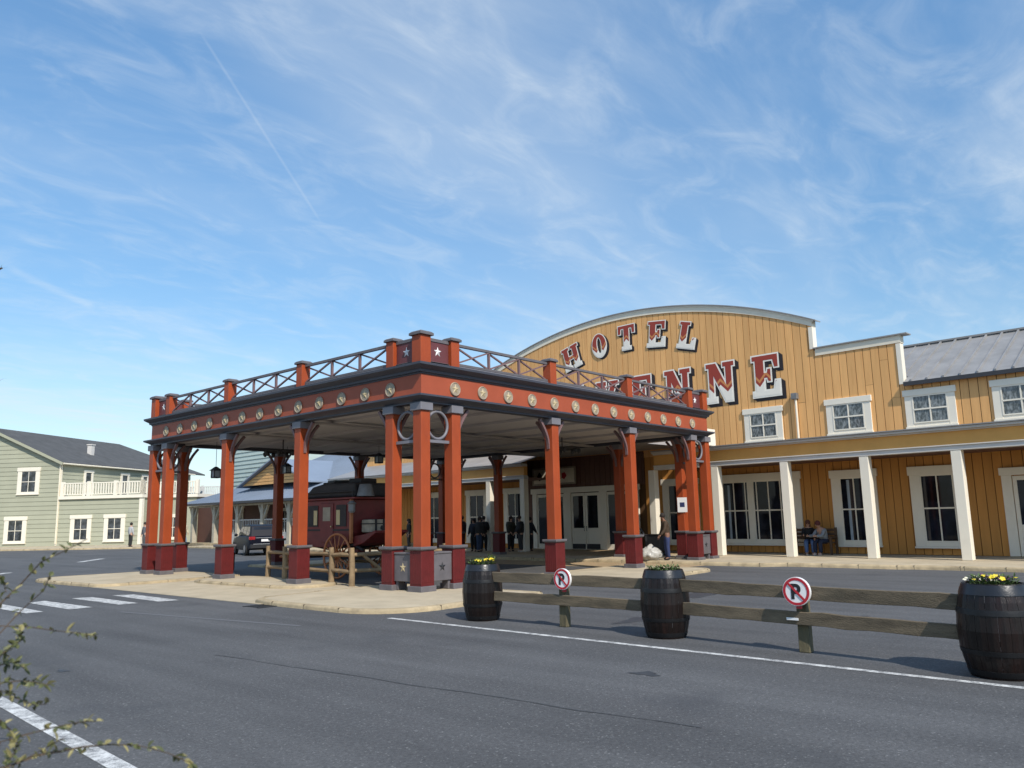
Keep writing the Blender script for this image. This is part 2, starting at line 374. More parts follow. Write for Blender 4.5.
def cloud_layer(rot, scale, nscale, lo, hi, amt, detail=9., rough=.62, dist=.6, loc=(0,0,0)):
    mp = nn(nt, 'ShaderNodeMapping'); mp.inputs['Rotation'].default_value = (0,0,R_(rot)); mp.inputs['Scale'].default_value = scale; mp.inputs['Location'].default_value = loc
    L(dv.outputs[0], mp.inputs['Vector'])
    n = nn(nt, 'ShaderNodeTexNoise', Scale=nscale, Detail=detail, Roughness=rough, Distortion=dist); L(mp.outputs['Vector'], n.inputs['Vector'])
    r = nn(nt, 'ShaderNodeMapRange', interpolation_type='SMOOTHSTEP'); r.inputs['From Min'].default_value = lo; r.inputs['From Max'].default_value = hi; r.inputs['To Max'].default_value = amt
    L(n.outputs['Fac'], r.inputs['Value']); return r.outputs['Result']
def op(kind, a, b):
    n = nn(nt, 'ShaderNodeMath', operation=kind)
    for i, x in enumerate((a, b)):
        if isinstance(x, (int, float)): n.inputs[i].default_value = x
        else: L(x, n.inputs[i])
    return n.outputs[0]
c1 = cloud_layer(35, (.55, 1.5, 1), 1.9, .42, .82, .52, loc=(3.1, 1.2, 0))
c2 = cloud_layer(-20, (.8, 2.2, 1), 4.2, .42, .80, .70, loc=(0, 4, 0))
c4 = cloud_layer(50, (.9, 1.6, 1), 5.5, .42, .80, .24, 9., .58, .8, loc=(1.7, 9.2, 0))
c3 = cloud_layer(15, (.35, .9, 1), 1.0, .45, .7, .55, 4., .5, .3, loc=(7.3, 2, 0))
cl = op('ADD', op('MULTIPLY', c1, op('ADD', c2, .55)), op('ADD', op('MULTIPLY', c3, .5), c4))
# haze of thin cloud low over the horizon
hz = nn(nt, 'ShaderNodeMapRange', interpolation_type='SMOOTHSTEP'); hz.inputs['From Min'].default_value = .30; hz.inputs['From Max'].default_value = .02; hz.inputs['To Max'].default_value = .50
L(se.outputs['Z'], hz.inputs['Value'])
cl = op('ADD', cl, op('MULTIPLY', hz.outputs['Result'], op('ADD', op('ADD', c3, op('MULTIPLY', c2, .5)), .55)))
# vapour trails: narrow bands round great circles of the sky
def trail(p0, p1, width, amt):
    a = ray(*p0).normalized(); b = ray(*p1).normalized(); n = a.cross(b).normalized(); mid = (a+b).normalized(); half = a.angle(b)/2
    d = nn(nt, 'ShaderNodeVectorMath', operation='DOT_PRODUCT'); nrm = nn(nt, 'ShaderNodeVectorMath', operation='NORMALIZE'); L(tc.outputs['Generated'], nrm.inputs[0])
    L(nrm.outputs[0], d.inputs[0]); d.inputs[1].default_value = n
    ab = op('ABSOLUTE', d.outputs['Value'], 0)
    r = nn(nt, 'ShaderNodeMapRange', interpolation_type='SMOOTHSTEP'); r.inputs['From Min'].default_value = width; r.inputs['From Max'].default_value = 0; L(ab, r.inputs['Value'])
    e = nn(nt, 'ShaderNodeVectorMath', operation='DOT_PRODUCT'); L(nrm.outputs[0], e.inputs[0]); e.inputs[1].default_value = mid
    q = nn(nt, 'ShaderNodeMapRange', interpolation_type='SMOOTHSTEP'); q.inputs['From Min'].default_value = math.cos(half*1.05); q.inputs['From Max'].default_value = math.cos(half*.8); L(e.outputs['Value'], q.inputs['Value'])
    return op('MULTIPLY', op('MULTIPLY', r.outputs['Result'], q.outputs['Result']), amt)
cl = op('ADD', cl, trail((200, 32), (322, 224), .0026, .11))
cl = op('ADD', cl, trail((8, 268), (95, 308), .006, .16))
cl = op('MINIMUM', cl, .92)
mx = nn(nt, 'ShaderNodeMix', data_type='RGBA'); L(cl, mx.inputs['Factor'])
tint = nn(nt, 'ShaderNodeMix', data_type='RGBA', blend_type='MULTIPLY'); tint.inputs['Factor'].default_value = 1
L(sky.outputs[0], tint.inputs[6])
tr_ = nn(nt, 'ShaderNodeValToRGB'); tr_.color_ramp.elements[0].position = .0; tr_.color_ramp.elements[0].color = (.47, .50, .50, 1)
tr_.color_ramp.elements[1].position = .75; tr_.color_ramp.elements[1].color = (.72, .92, .95, 1)
e_ = tr_.color_ramp.elements.new(.22); e_.color = (.48, .58, .595, 1)
L(se.outputs['Z'], tr_.inputs['Fac'])
t2 = nn(nt, 'ShaderNodeVectorMath', operation='SCALE'); L(tr_.outputs['Color'], t2.inputs[0]); t2.inputs['Scale'].default_value = 1.75
L(t2.outputs[0], tint.inputs[7])
L(tint.outputs[2], mx.inputs[6]); mx.inputs[7].default_value = (5.2, 5.75, 6.2, 1)
L(mx.outputs[2], bg.inputs['Color'])
S.view_settings.view_transform = 'Standard'; S.view_settings.look = 'None'; S.view_settings.gamma = 1
S.view_settings.exposure = .12; S.view_settings.use_curve_mapping = False
S.render.engine = 'CYCLES'
try:
    S.cycles.use_denoising = True; S.cycles.denoiser = 'OPENIMAGEDENOISE'
    S.cycles.max_bounces = 6; S.cycles.diffuse_bounces = 4; S.cycles.glossy_bounces = 3; S.cycles.transmission_bounces = 2
    S.cycles.caustics_reflective = False; S.cycles.caustics_refractive = False
except Exception: pass

# ------------------------------------------------------------------ ground, pavements, markings
g = MB(); g.quad((-700,-700,0), (900,-700,0), (900,900,0), (-700,900,0))
struct(g.build('asphalt_ground', M['asphalt']), 'dark grey asphalt of the forecourt and road')
HA = .056; HO = Vector((15.84, .533, 0)); HROT = -(PI/2+HA)
HR = Vector((-math.sin(HA), -math.cos(HA), 0)); HN = Vector((math.cos(HA), -math.sin(HA), 0))
def hw(lx, ly, z=0): return HO+HR*lx+HN*ly+Vector((0,0,z))

def slab(name, poly, z1, m, kerbw=.16, km=None, z0=-.05, label=None):
    """paved slab with a separate rounded kerb strip along its edge"""
    a = sum(poly[i][0]*poly[(i+1) % len(poly)][1]-poly[(i+1) % len(poly)][0]*poly[i][1] for i in range(len(poly)))
    if a < 0: poly = poly[::-1]
    n = len(poly)
    def off(d):
        out = []
        for i in range(n):
            p0, p1, p2 = Vector(poly[i-1]), Vector(poly[i]), Vector(poly[(i+1) % n])
            e1 = (p1-p0).normalized(); e2 = (p2-p1).normalized()
            n1 = Vector((-e1.y, e1.x)); n2 = Vector((-e2.y, e2.x)); b = (n1+n2)
            b = b/max(.35, b.dot(n1)) if b.length > 1e-6 else n1
            out.append(p1+b*d)
        return out
    i0 = off(kerbw)
    s = MB(); s.prism([tuple(p) for p in i0], 'z', z0, z1-.004)
    struct(s.build(name, m), label)
    k = MB()
    rings = [(off(0), z0), (off(0), z1*.55), (off(.015), z1*.85), (off(.045), z1), (off(kerbw), z1), (off(kerbw), z1-.02)]
    vs = []; fs = []
    for r, z in rings: vs += [(p.x, p.y, z) for p in r]
    for q in range(len(rings)-1):
        for i in range(n): fs.append((q*n+i, q*n+(i+1) % n, (q+1)*n+(i+1) % n, (q+1)*n+i))
    k._add(vs, fs)
    struct(k.build('kerb', km or M['kerb'], smooth=True), 'sandy kerb edging the pavement')
    j = MB()
    for i in range(n):
        p0, p1 = Vector(poly[i]), Vector(poly[(i+1) % n]); L_ = (p1-p0).length
        if L_ < .9: continue
        d = (p1-p0)/L_; nr = Vector((-d.y, d.x)); m_ = max(1, int(L_/1.0))
        for q in range(m_+1):
            c = p0+d*(.05+(L_-.1)*q/m_)
            a = c-nr*.002; e = c+nr*(kerbw-.012)
            j.bar((a.x, a.y, z1*.5), (e.x, e.y, z1*.5), .012, z1*1.0+.004)
    if j.v: struct(j.build('kerb_joint', M['joint']), 'dark mortar joint between kerb stones')

def arc(cx, cy, r, a0, a1, n=7): return [(cx+r*math.cos(R_(a0+(a1-a0)*i/n)), cy+r*math.sin(R_(a0+(a1-a0)*i/n))) for i in range(n+1)]
# low crossing apron, front corner, long left island, islands under the canopy, hotel pavement
low = MB(); low.prism([(-3.2, 1.6), (-3.2, 10.6), (1.2, 10.6), (1.2, 1.6)], 'z', -.05, .012)
struct(low.build('pavement', M['pave']), 'flat sandy apron where the crossing meets the pavement')
slab('pavement', arc(-1.9, -1.25, 1.35, 270, 180)+[(-3.22, 1.2), (-3.1, 2.0), (-2.7, 2.35)]+[(-1.2, 2.45), (1.3, 2.45), (1.3, -2.55)], .09, M['pave'], label='raised sandy corner pavement under the near canopy corner')
slab('pavement', arc(.1, 5.0, .95, 180, 350)+arc(.1, 8.8, 1.0, 0, 180), .09, M['pave'], label='rounded sandy island under the two middle left columns')
slab('pavement', [(1.2, 10.1), (-2.4, 10.1)]+arc(-2.55, 10.75, .65, 260, 180, 4)+[(-3.3, 13.2)]+arc(-2.2, 14.6, 1.1, 180, 70, 6)+[(1.3, 15.4)], .09, M['pave'], label='raised sandy pavement nose under the far left columns')
low = MB(); low.prism([(9.95, -.6), (12.3, -.9), (12.0, 15.5), (9.95, 15.5)], 'z', -.05, .010)
struct(low.build('pavement', M['porchfloor']), 'brown paved drive strip between the island and the entrance floor')
slab('pavement', arc(5.2, -1.4, 1.2, 180, 270, 5)+[(9.2, -2.45)]+arc(9.1, -1.7, .75, -80, 0, 4)+[(9.9, 1.2), (4.2, 1.2)], .09, M['pave'], label='sandy island under the right row of columns')
slab('pavement', [(4.6, 12.9), (9.9, 12.9), (9.9, 15.4), (4.6, 15.4)], .09, M['pave'], label='sandy island under the rear row of columns')
hp = [hw(*p).xy[:] for p in [(40, -2.9), (9.2, -2.9), (7.9, -2.95), (7.6, -3.15), (4.2, -3.25), (3.9, -3.45), (3.6, -3.75), (-6, -4.2), (-14, -4.2), (-24, -2.4), (-48.5, -1.9), (-48.5, 3), (40, 3)]]
slab('pavement', hp, .12, M['pave'], label='sandy pavement along the hotel front')
pf = MB(); pf.prism([hw(*p).xy[:] for p in [(-13.5, -2.2), (-2.2, -2.2), (-2.2, 2.6), (-13.5, 2.6)]], 'z', .10, .122)
struct(pf.build('pavement', M['porchfloor']), 'brown floor in front of the entrance doors')
# pavement before the sage green house
gn = R_(32); GN = Vector((math.cos(gn), math.sin(gn), 0)); GT = Vector((math.sin(gn), -math.cos(gn), 0)); GP = gz(56, 547.5)
def gw(t, n, z=0): return GP+GT*t+GN*n+Vector((0,0,z))
slab('pavement', [gw(*p).xy[:] for p in [(-30, -7.5), (12, -7.0), (22, -4), (22, 3), (-30, 3)]], .12, M['pave'], label='sandy pavement before the sage green house')

def strip(name, pts, z, m, label=None):
    s = MB(); s._add([(p[0], p[1], z) for p in pts], [tuple(range(len(pts)))])
    return struct(s.build(name, m), label)
def line(name, x0, y0, x1, y1, w, m, z=.004, label=None):
    d = Vector((x1-x0, y1-y0)).normalized(); n = Vector((-d.y, d.x))*w/2
    return strip(name, [(x0-n.x, y0-n.y), (x1-n.x, y1-n.y), (x1+n.x, y1+n.y), (x0+n.x, y0+n.y)], z, m, label)
line('road_marking', -3.26, -2.72, -3.62, -16, .11, M['mark'], label='thin white line along the wooden rail fence')
line('road_marking', -9.9, -3.6, -10.2, -8.6, .15, M['mark'], label='white lane line at the near edge of the road')
for q in ([(0,602.5),(14.5,606.8),(43.5,611.8),(26,613.4)] , [(28.6,603),(68.8,609.5),(93,607.3),(44.4,600.9)], [(71.6,598.5),(118.7,604.7),(138.2,603.2),(92,597.2)], [(112,595.5),(158.7,601.7),(179.5,600.2),(133.5,594.6)]):
    if q[0] == (0, 602.5):
        q = [(-12,607),(26,613.4),(43.5,611.8),(2,604.3)]
    strip('road_marking', [gz(*p).xy[:] for p in q], .004, M['mark'], 'wide white bar of the zebra crossing')
line('road_marking', 3.1, 28.4, 5.4, 31.4, .35, M['mark'], label='short white dash on the far road')
line('road_marking', -3.4, 20.2, -1.9, 22.0, .35, M['mark'], label='short white dash on the far road by the left edge')
a_, b_ = gz(215, 655), gz(560, 707); d_ = (b_-a_)
tp = []; tq = []
for i in range(31):
    t = i/30; p = a_+d_*t*1.25; w = .004+.012*random.random(); p.y += .0; p.x += .02*math.sin(i*.7)+.012*random.uniform(-1,1)
    tp.append((p.x-w, p.y, .004)); tq.append((p.x+w, p.y, .004))
s = MB(); s._add(tp+tq, [(i, i+1, i+32, i+31) for i in range(30)])
struct(s.build('road_seam', M['seam']), 'dark tar seam running along the road')
M['patch'] = mat('asphalt_patch', (.055, .056, .06), .85, .25, 30, .4, 60)
M['stain'] = mat('oil_stain', (.04, .041, .044), .6, .2, 8)
for (cx, cy, rx, ry, mm_) in ((-5.0, -9.2, .10, .16, 'stain'), (-1.2, -6.6, .45, .18, 'stain'), (.6, -9.6, .5, .22, 'stain'), (-8.9, -3.3, .05, .11, 'stain'), (3.2, -5.5, .7, .3, 'stain')):
    strip('road_stain', [(cx+rx*(1+.3*math.sin(3*t+cx)+.15*math.sin(7*t))*math.cos(t), cy+ry*(1+.3*math.sin(3*t+cx)+.15*math.sin(7*t))*math.sin(t)) for t in [2*PI*i/36 for i in range(36)]], .0035, M[mm_], 'dark stain on the asphalt')
gr = MB()
for k in range(9): gr.box(-3.62, -3.22, 1.0+k*.06, 1.03+k*.06, .004, .012)
gr.box(-3.66, -3.18, .94, 1.0, .004, .012); gr.box(-3.66, -3.18, 1.51, 1.57, .004, .012)
tag(gr.build('drain_grate', M['iron']), 'dark iron drain grate in the gutter beside the corner pavement', 'drain')
a_, b_ = gz(120, 612), gz(300, 626); line('road_marking', a_.x, a_.y, b_.x, b_.y, .10, M['mark_worn'], label='worn ghost of an old white line')

# ------------------------------------------------------------------ canopy
WC = 13.95; MID = 4.98; PO = 1.03
canopy = thing('entrance_canopy', 'big square orange and maroon timber canopy with star medallions before the hotel doors', 'canopy')
cols = [(0,0),(PO,0),(0,PO),(MID,0),(WC-MID,0),(WC-PO,0),(WC,0),(WC,PO),(0,MID),(0,WC-MID),(0,WC-PO),(0,WC),(PO,WC),(MID,WC),(WC-MID,WC),(WC-PO,WC),(WC,WC),(WC,WC-PO),(WC,3.8),(WC,10.33)]
ped = MB()
sh = MB(); sh.box(-.148,.148,-.148,.148,.98,4.28)
base = MB(); base.box(-.2,.2,-.2,.2,.16,1.0)
for k in range(6):   # tongue grooves: thin proud boards
    for sgn in (-1, 1):
        x = -.2+.4*(k+.5)/6; w = .4/6*.43
        base.box(x-w, x+w, sgn*.2-.005, sgn*.2+.005, .24, 1.0); base.box(sgn*.2-.005, sgn*.2+.005, x-w, x+w, .21, .965)
pl = MB(); pl.box(-.24,.24,-.24,.24,.0,.165)
led = MB(); led.frustum(0,0,.97,.995,.207,.207,.25,.25).box(-.25,.25,-.25,.25,.9955,1.055)
capm = MB(); capm.box(-.20,.20,-.20,.20,4.26,4.45)
brk = MB()  # curved knee brace in local +x
prev = None
for i in range(9):
    t = i/8; x = .14+.40*t**1.7; z = 3.58+.82*t**.9
    if prev: brk.bar(prev, (x,0,z+.0), .07, .085, (0,1,0))
    prev = (x,0,z)
col0 = sh.build('column', M['orange'], canopy, .012)
prt = {'pedestal': base.build('pedestal', M['maroon'], col0, .004), 'plinth': pl.build('plinth', M['grey'], col0, .012), 'ledge': led.build('ledge', M['grey'], col0, .008), 'capital': capm.build('capital', M['slate_lt'], col0, .012)}
BR = brk.build('bracket', M['brace'], col0)
first = True
def add_brackets(c, x, y):
    dirs = []
    if y in (0, WC):
        if x in (MID, WC-MID): dirs += [0, PI]
        if x == PO: dirs.append(0)
        if x == WC-PO: dirs.append(PI)
    if x in (0, WC):
        if y in (MID, WC-MID, 3.8, 10.33): dirs += [PI/2, -PI/2]
        if y == PO: dirs.append(PI/2)
        if y == WC-PO: dirs.append(-PI/2)
    # inward brace
    if (x, y) not in ((0,0),(WC,0),(0,WC),(WC,WC)):
        if x == 0: dirs.append(0)
        elif x == WC: dirs.append(PI)
        elif y == 0: dirs.append(PI/2)
        else: dirs.append(-PI/2)
    return dirs
for (x, y) in cols:
    if first:
        c = col0; first = False
    else:
        c = col0.copy(); COL.objects.link(c); c.parent = canopy
        for n, o in prt.items():
            k = o.copy(); COL.objects.link(k); k.parent = c
    c.location = (x, y, .05)
    for i, a in enumerate(add_brackets(c, x, y)):
        k = BR.copy(); COL.objects.link(k); k.parent = c; k.rotation_euler = (0,0,a)
bpy.data.objects.remove(BR)

def frame_ring(m, o0, o1, z0, z1):
    """mitred square ring: o0 outer offset at z0, o1 at z1, inner face at -0.12 inside"""
    lo, hi = -.0, WC
    o0 = o0+(.03 if o0 > .15 else 0)+(.05 if o0 > .2 else 0); o1 = o1+(.03 if o1 > .15 else 0)+(.05 if o1 > .2 else 0)
    vs = []
    for o, z in ((o0, z0), (o1, z1)):
        vs += [(lo-o, lo-o, z), (hi+o, lo-o, z), (hi+o, hi+o, z), (lo-o, hi+o, z)]
    for z in (z1, z0):
        i = .13; vs += [(lo+i, lo+i, z), (hi-i, lo+i, z), (hi-i, hi-i, z), (lo+i, hi-i, z)]
    fs = []
    for r in range(4):
        for i in range(4):
            fs.append((r*4+i, r*4+(i+1) % 4, ((r+1) % 4)*4+(i+1) % 4, ((r+1) % 4)*4+i))
    m._add(vs, fs)
m = MB(); frame_ring(m, .135, .135, 4.502, 4.54); frame_ring(m, .15, .16, 4.542, 4.575); frame_ring(m, .17, .235, 4.577, 4.635); frame_ring(m, .24, .24, 4.638, 4.685)
m.build('lower_cornice', M['slate'], canopy)
m = MB(); frame_ring(m, .12, .12, 4.687, 5.20); m.build('fascia', M['orange_fascia'], canopy)
m = MB(); frame_ring(m, .14, .145, 5.202, 5.24); frame_ring(m, .16, .17, 5.242, 5.30); frame_ring(m, .175, .25, 5.302, 5.39); frame_ring(m, .255, .26, 5.392, 5.45)
m.build('upper_cornice', M['slate'], canopy)
m = MB(); frame_ring(m, .05, .05, 5.453, 5.55); m.build('rail_kerb', M['slate_lt'], canopy)
m = MB(); m.box(.13, WC-.13, .13, WC-.13, 4.62, 4.66); m.build('ceiling', M['ceil'], canopy)
m = MB()
for t in (1.075, 3.1, MID, 7.065, WC-MID, 11.0, WC-PO):
    m.box(t-.07, t+.07, .131, WC-.131, 4.54, 4.62)
m.build('ceiling_beam', M['ceil'], canopy)
m = MB()
for t in (MID, WC-MID):
    m.box(.131, WC-.131, t-.12, t+.12, 4.49, 4.539)
m.build('ceiling_girder', M['ceil_dk'], canopy)
m = MB(); m.box(.14, WC-.14, .14, WC-.14, 5.40, 5.44); m.build('roof_deck', M['slate_lt'], canopy)
# medallions
def star_poly(R, r, c=(0,0), rot=PI/2): return [(c[0]+(R if i % 2 == 0 else r)*math.cos(rot+i*PI/5), c[1]+(R if i % 2 == 0 else r)*math.sin(rot+i*PI/5)) for i in range(10)]
def raised_star(R, r, d):
    s = MB(); p = star_poly(R, r)
    s._add([(x, 0, z) for x, z in p]+[(0, -d, 0)], [(i, (i+1) % 10, 10) for i in range(10)]); return s
md = MB(); md.prism([(.178*math.cos(2*PI*i/28), .178*math.sin(2*PI*i/28)) for i in range(28)], 'y', 0, -.03)
md0 = md.build('star_medallion', M['medal'], canopy, .006)
rg0 = MB().ring((0,-.03,0), .160, .012, 'y', 28, 6).build('rim', M['medal'], md0, smooth='all')
st0 = raised_star(.135, .06, .03).build('star', M['star'], md0, loc=(0,-.031,0))
sides = [(lambda t: (t, -.12, 4.925), 0), (lambda t: (-.12, WC-t, 4.925), -PI/2)]
fst = True
for fn, rz in sides:
    for i in range(13):
        t = 1.005+i*(WC-2.01)/12
        if fst: o = md0; fst = False
        else: o = copy_tree(md0, canopy)
        o.location = fn(t); o.rotation_euler = (0,0,rz)
# railing
rp = MB(); rp.box(-.14,.14,-.14,.14,5.455,6.15); rc = MB(); rc.box(-.185,.185,-.185,.185,6.15,6.205); rc.frustum(0,0,6.205,6.24,.185,.185,.14,.14)
post0 = rp.build('rail_post', M['orange'], canopy, .008); cap0 = rc.build('post_cap', M['grey'], post0, .006)
rp = MB(); rp.box(-.165,.165,-.165,.165,5.455,6.16); rc = MB(); rc.box(-.22,.22,-.22,.22,6.16,6.22); rc.frustum(0,0,6.22,6.26,.22,.22,.17,.17)
postB = rp.build('rail_post', M['orange'], canopy, .008); capB = rc.build('post_cap', M['grey'], postB, .006)
rail_cols = [c for c in cols if c not in ((WC,3.8),(WC,10.33))]+[(WC, MID), (WC, WC-MID)]
used = [False, False]
for (x, y) in rail_cols:
    corner = x in (0, WC) and y in (0, WC)
    src = postB if corner else post0
    if used[corner]: o = copy_tree(src, canopy)
    else: o = src; used[corner] = True
    o.location = (x, y, 0)
def rail_panel(p, q, solid):
    p = Vector(p); q = Vector(q); d = (q-p).normalized(); Ln = (q-p).length-.3; a = p+d*.15; rz = math.atan2(d.y, d.x)
    if solid:
        s = MB(); s.box(0, Ln, -.03, .03, 5.56, 6.06); o = s.build('solid_panel', M['plum'], canopy, loc=a, rot=(0,0,rz))
        t = MB(); t.box(0, Ln, -.05, .05, 6.062, 6.14); t.box(0, Ln, -.05, .05, 5.5, 5.558); t.build('rail', M['grey'], o)
        raised_star(.13, .055, .03).build('star', M['star_w'], o, loc=(Ln/2, -.031, 5.82))
        return
    s = MB(); s.box(0, Ln, -.045, .045, 6.06, 6.125); s.box(0, Ln, -.045, .045, 5.56, 5.62)
    o = s.build('cross_railing', M['grey'], canopy, loc=a, rot=(0,0,rz))
    n = 3
    for i in range(1, n):
        b = MB(); b.box(Ln*i/n-.03, Ln*i/n+.03, -.03, .03, 5.622, 6.058); b.build('upright', M['brace'], o)
    x_ = MB()
    for i in range(n):
        x0, x1 = Ln*i/n+.03, Ln*(i+1)/n-.03
        x_.bar((x0, -.012, 5.63), (x1, -.012, 6.05), .04, .045, (0,1,0)); x_.bar((x0, .03, 6.05), (x1, .03, 5.63), .04, .045, (0,1,0))
    x_.build('cross_brace', M['brace'], o)
ch = [0, PO, MID, WC-MID, WC-PO, WC]
for i in range(5):
    s_ = i in (0, 4)
    rail_panel((ch[i], 0, 0), (ch[i+1], 0, 0), s_)
    rail_panel((0, ch[5-i], 0), (0, ch[4-i], 0), s_)
    rail_panel((WC, ch[i], 0), (WC, ch[i+1], 0), s_)
    rail_panel((ch[5-i], WC, 0), (ch[4-i], WC, 0), s_)
# rings and planter boxes in the corner groups
def corner_extras(cx, cy, dx, dy, box=True):
    for (ax, ay) in ((dx, 0), (0, dy)):
        mx_, my_ = cx+ax*PO/2, cy+ay*PO/2
        r = MB().ring((0,0,3.965), .335, .038, 'y', 36, 8); r.build('ring', M['slate_lt'], canopy, smooth='all', loc=(mx_, my_, .03), rot=(0,0,0 if ax else PI/2))
        b = MB(); b.box(-PO/2+.16, PO/2-.16, -.05, .05, 3.53, 3.60); b.build('ring_rail', M['slate_lt'], canopy, loc=(mx_, my_, .03), rot=(0,0,0 if ax else PI/2))
        if not box: continue
        b = MB(); b.box(-PO/2+.2, PO/2-.2, -.14, .14, .30, .92); b.box(-PO/2+.21, -PO/2+.29, -.10, .10, .09, .30).box(PO/2-.29, PO/2-.21, -.10, .10, .09, .30)
        b.box(-PO/2+.2, PO/2-.2, -.155, .155, .922, .97)
        sgn = -1 if (ay == 0 and cy < 1) or (ax == 0 and cx > 1) else 1
        o = b.build('planter_box', M['grey'], canopy, .01, loc=(mx_, my_, 0), rot=(0,0,0 if ax else PI/2))
        for sg in (-1, 1):
            st = raised_star(.12, .05, .02).build('star', M['iron'] if ax else M['star'], o, loc=(0, sg*.142, .62), rot=(0,0,0 if sg < 0 else PI))
for c in ((0,0,1,1), (WC,0,-1,1), (0,WC,1,-1,False), (WC,WC,-1,-1,False)): corner_extras(*c)

# ------------------------------------------------------------------ hotel
hotel = thing('hotel', 'ochre boarded western style hotel with curved gable and white columned porch', 'hotel building', HO, HROT)
def planks(x0, x1, zb, zt, y, m, parent, name, w=.30, th=.03, joints=True, cuts=None):
    b = MB(); x = x0
    zbf = zb if callable(zb) else (lambda t: zb); ztf = zt if callable(zt) else (lambda t: zt)
    while x < x1-.02:
        ww = min(w*random.uniform(.92, 1.08), x1-x); e = x+ww
        a, c = x+.011, e-.011
        dy = random.uniform(-.004, .004)
        segs = [(0, 1)]
        if joints and random.random() < .14:
            j = random.uniform(.25, .8); segs = [(0, j-.0012), (j+.0012, 1)]
        else: segs = [(0, 1)]
        for s0, s1 in segs:
            za0 = zbf(a)+(ztf(a)-zbf(a))*s0; zc0 = zbf(c)+(ztf(c)-zbf(c))*s0 if s0 == 0 else za0
            za1 = zbf(a)+(ztf(a)-zbf(a))*s1; zc1 = zbf(c)+(ztf(c)-zbf(c))*s1 if s1 == 1 else za1
            b.hexa([(a, y-th+dy, za0), (c, y-th+dy, zc0), (c, y, zc0), (a, y, za0), (a, y-th+dy, za1), (c, y-th+dy, zc1), (c, y, zc1), (a, y, za1)])
        x = e
    return b.build(name, m, parent)
D = 2.65; AC = -6.6; AR = 24.0; APEX = 11.32
def archz(x): return APEX-AR+math.sqrt(max(0, AR*AR-(x-AC)**2))
XR = 3.12; XL = 2*AC-XR; XR2 = 6.36; XL2 = 2*AC-XR2
def gtop(x):
    if XL < x < XR: return archz(x)-.05
    return 7.95
# structural body behind the boards
b = MB(); b.box(XL2+.02, XR2-.02, D+.005, D+.28, .12, 7.9)
n = 24; pts = [(XL+.03+(XR-XL-.06)*i/n, archz(XL+.03+(XR-XL-.06)*i/n)-.07) for i in range(n+1)]
b.prism([(XL+.03, 7.9)]+pts+[(XR-.03, 7.9)], 'y', D+.005, D+.28)
b.build('gable_backing', M['gapdark'], hotel)
for (p0, p1) in ((XL2, XL), (XL, XR), (XR, XR2)):
    planks(p0, p1, 4.3, gtop, D, M['ochre'], hotel, 'gable_wall')
# arched trim
def arch_trim(y0, y1, dz0, dz1, x0, x1, m, name, n=40):
    t = MB()
    for i in range(n):
        a, c = x0+(x1-x0)*i/n, x0+(x1-x0)*(i+1)/n
        t.hexa([(a,y0,archz(a)+dz0),(c,y0,archz(c)+dz0),(c,y1,archz(c)+dz0),(a,y1,archz(a)+dz0),(a,y0,archz(a)+dz1),(c,y0,archz(c)+dz1),(c,y1,archz(c)+dz1),(a,y1,archz(a)+dz1)])
    bm_o = t.build(name, m, hotel); return bm_o
arch_trim(D-.065, D+.30, -.32, -.05, XL-.02, XR+.02, M['cream'], 'gable_trim')
arch_trim(D-.13, D+.36, -.048, .0, XL-.2, XR+.2, M['metal_roof'], 'gable_capping')
arch_trim(D-.085, D-.067, -.11, -.05, XL-.1, XR+.1, M['white'], 'gable_moulding')
for sg, xa, xb in ((1, XR, XR2), (-1, XL2, XL)):
    t = MB(); t.box(xa+(.06 if sg > 0 else -.02), xb+(.02 if sg > 0 else -.06), D-.065, D+.3, 7.74, 8.02); t.build('shoulder_trim', M['cream'], hotel)
    t = MB(); t.box(xa-(.0 if sg > 0 else .28), xb+(.28 if sg > 0 else 0), D-.13, D+.34, 8.023, 8.07); t.build('shoulder_capping', M['metal_roof'], hotel)
    xx = xb if sg > 0 else xa
    t = MB(); t.box(min(xx, xx-sg*.16), max(xx, xx-sg*.16), D-.06, D+.27, 6.2, 7.718); t.build('corner_board', M['white'], hotel)
    xx = xa if sg > 0 else xb
    t = MB(); t.box(min(xx-sg*.14, xx+sg*.02), max(xx-sg*.14, xx+sg*.02), D-.07, D+.27, 8.03, archz(XR)-.34); t.build('corner_board', M['white'], hotel)
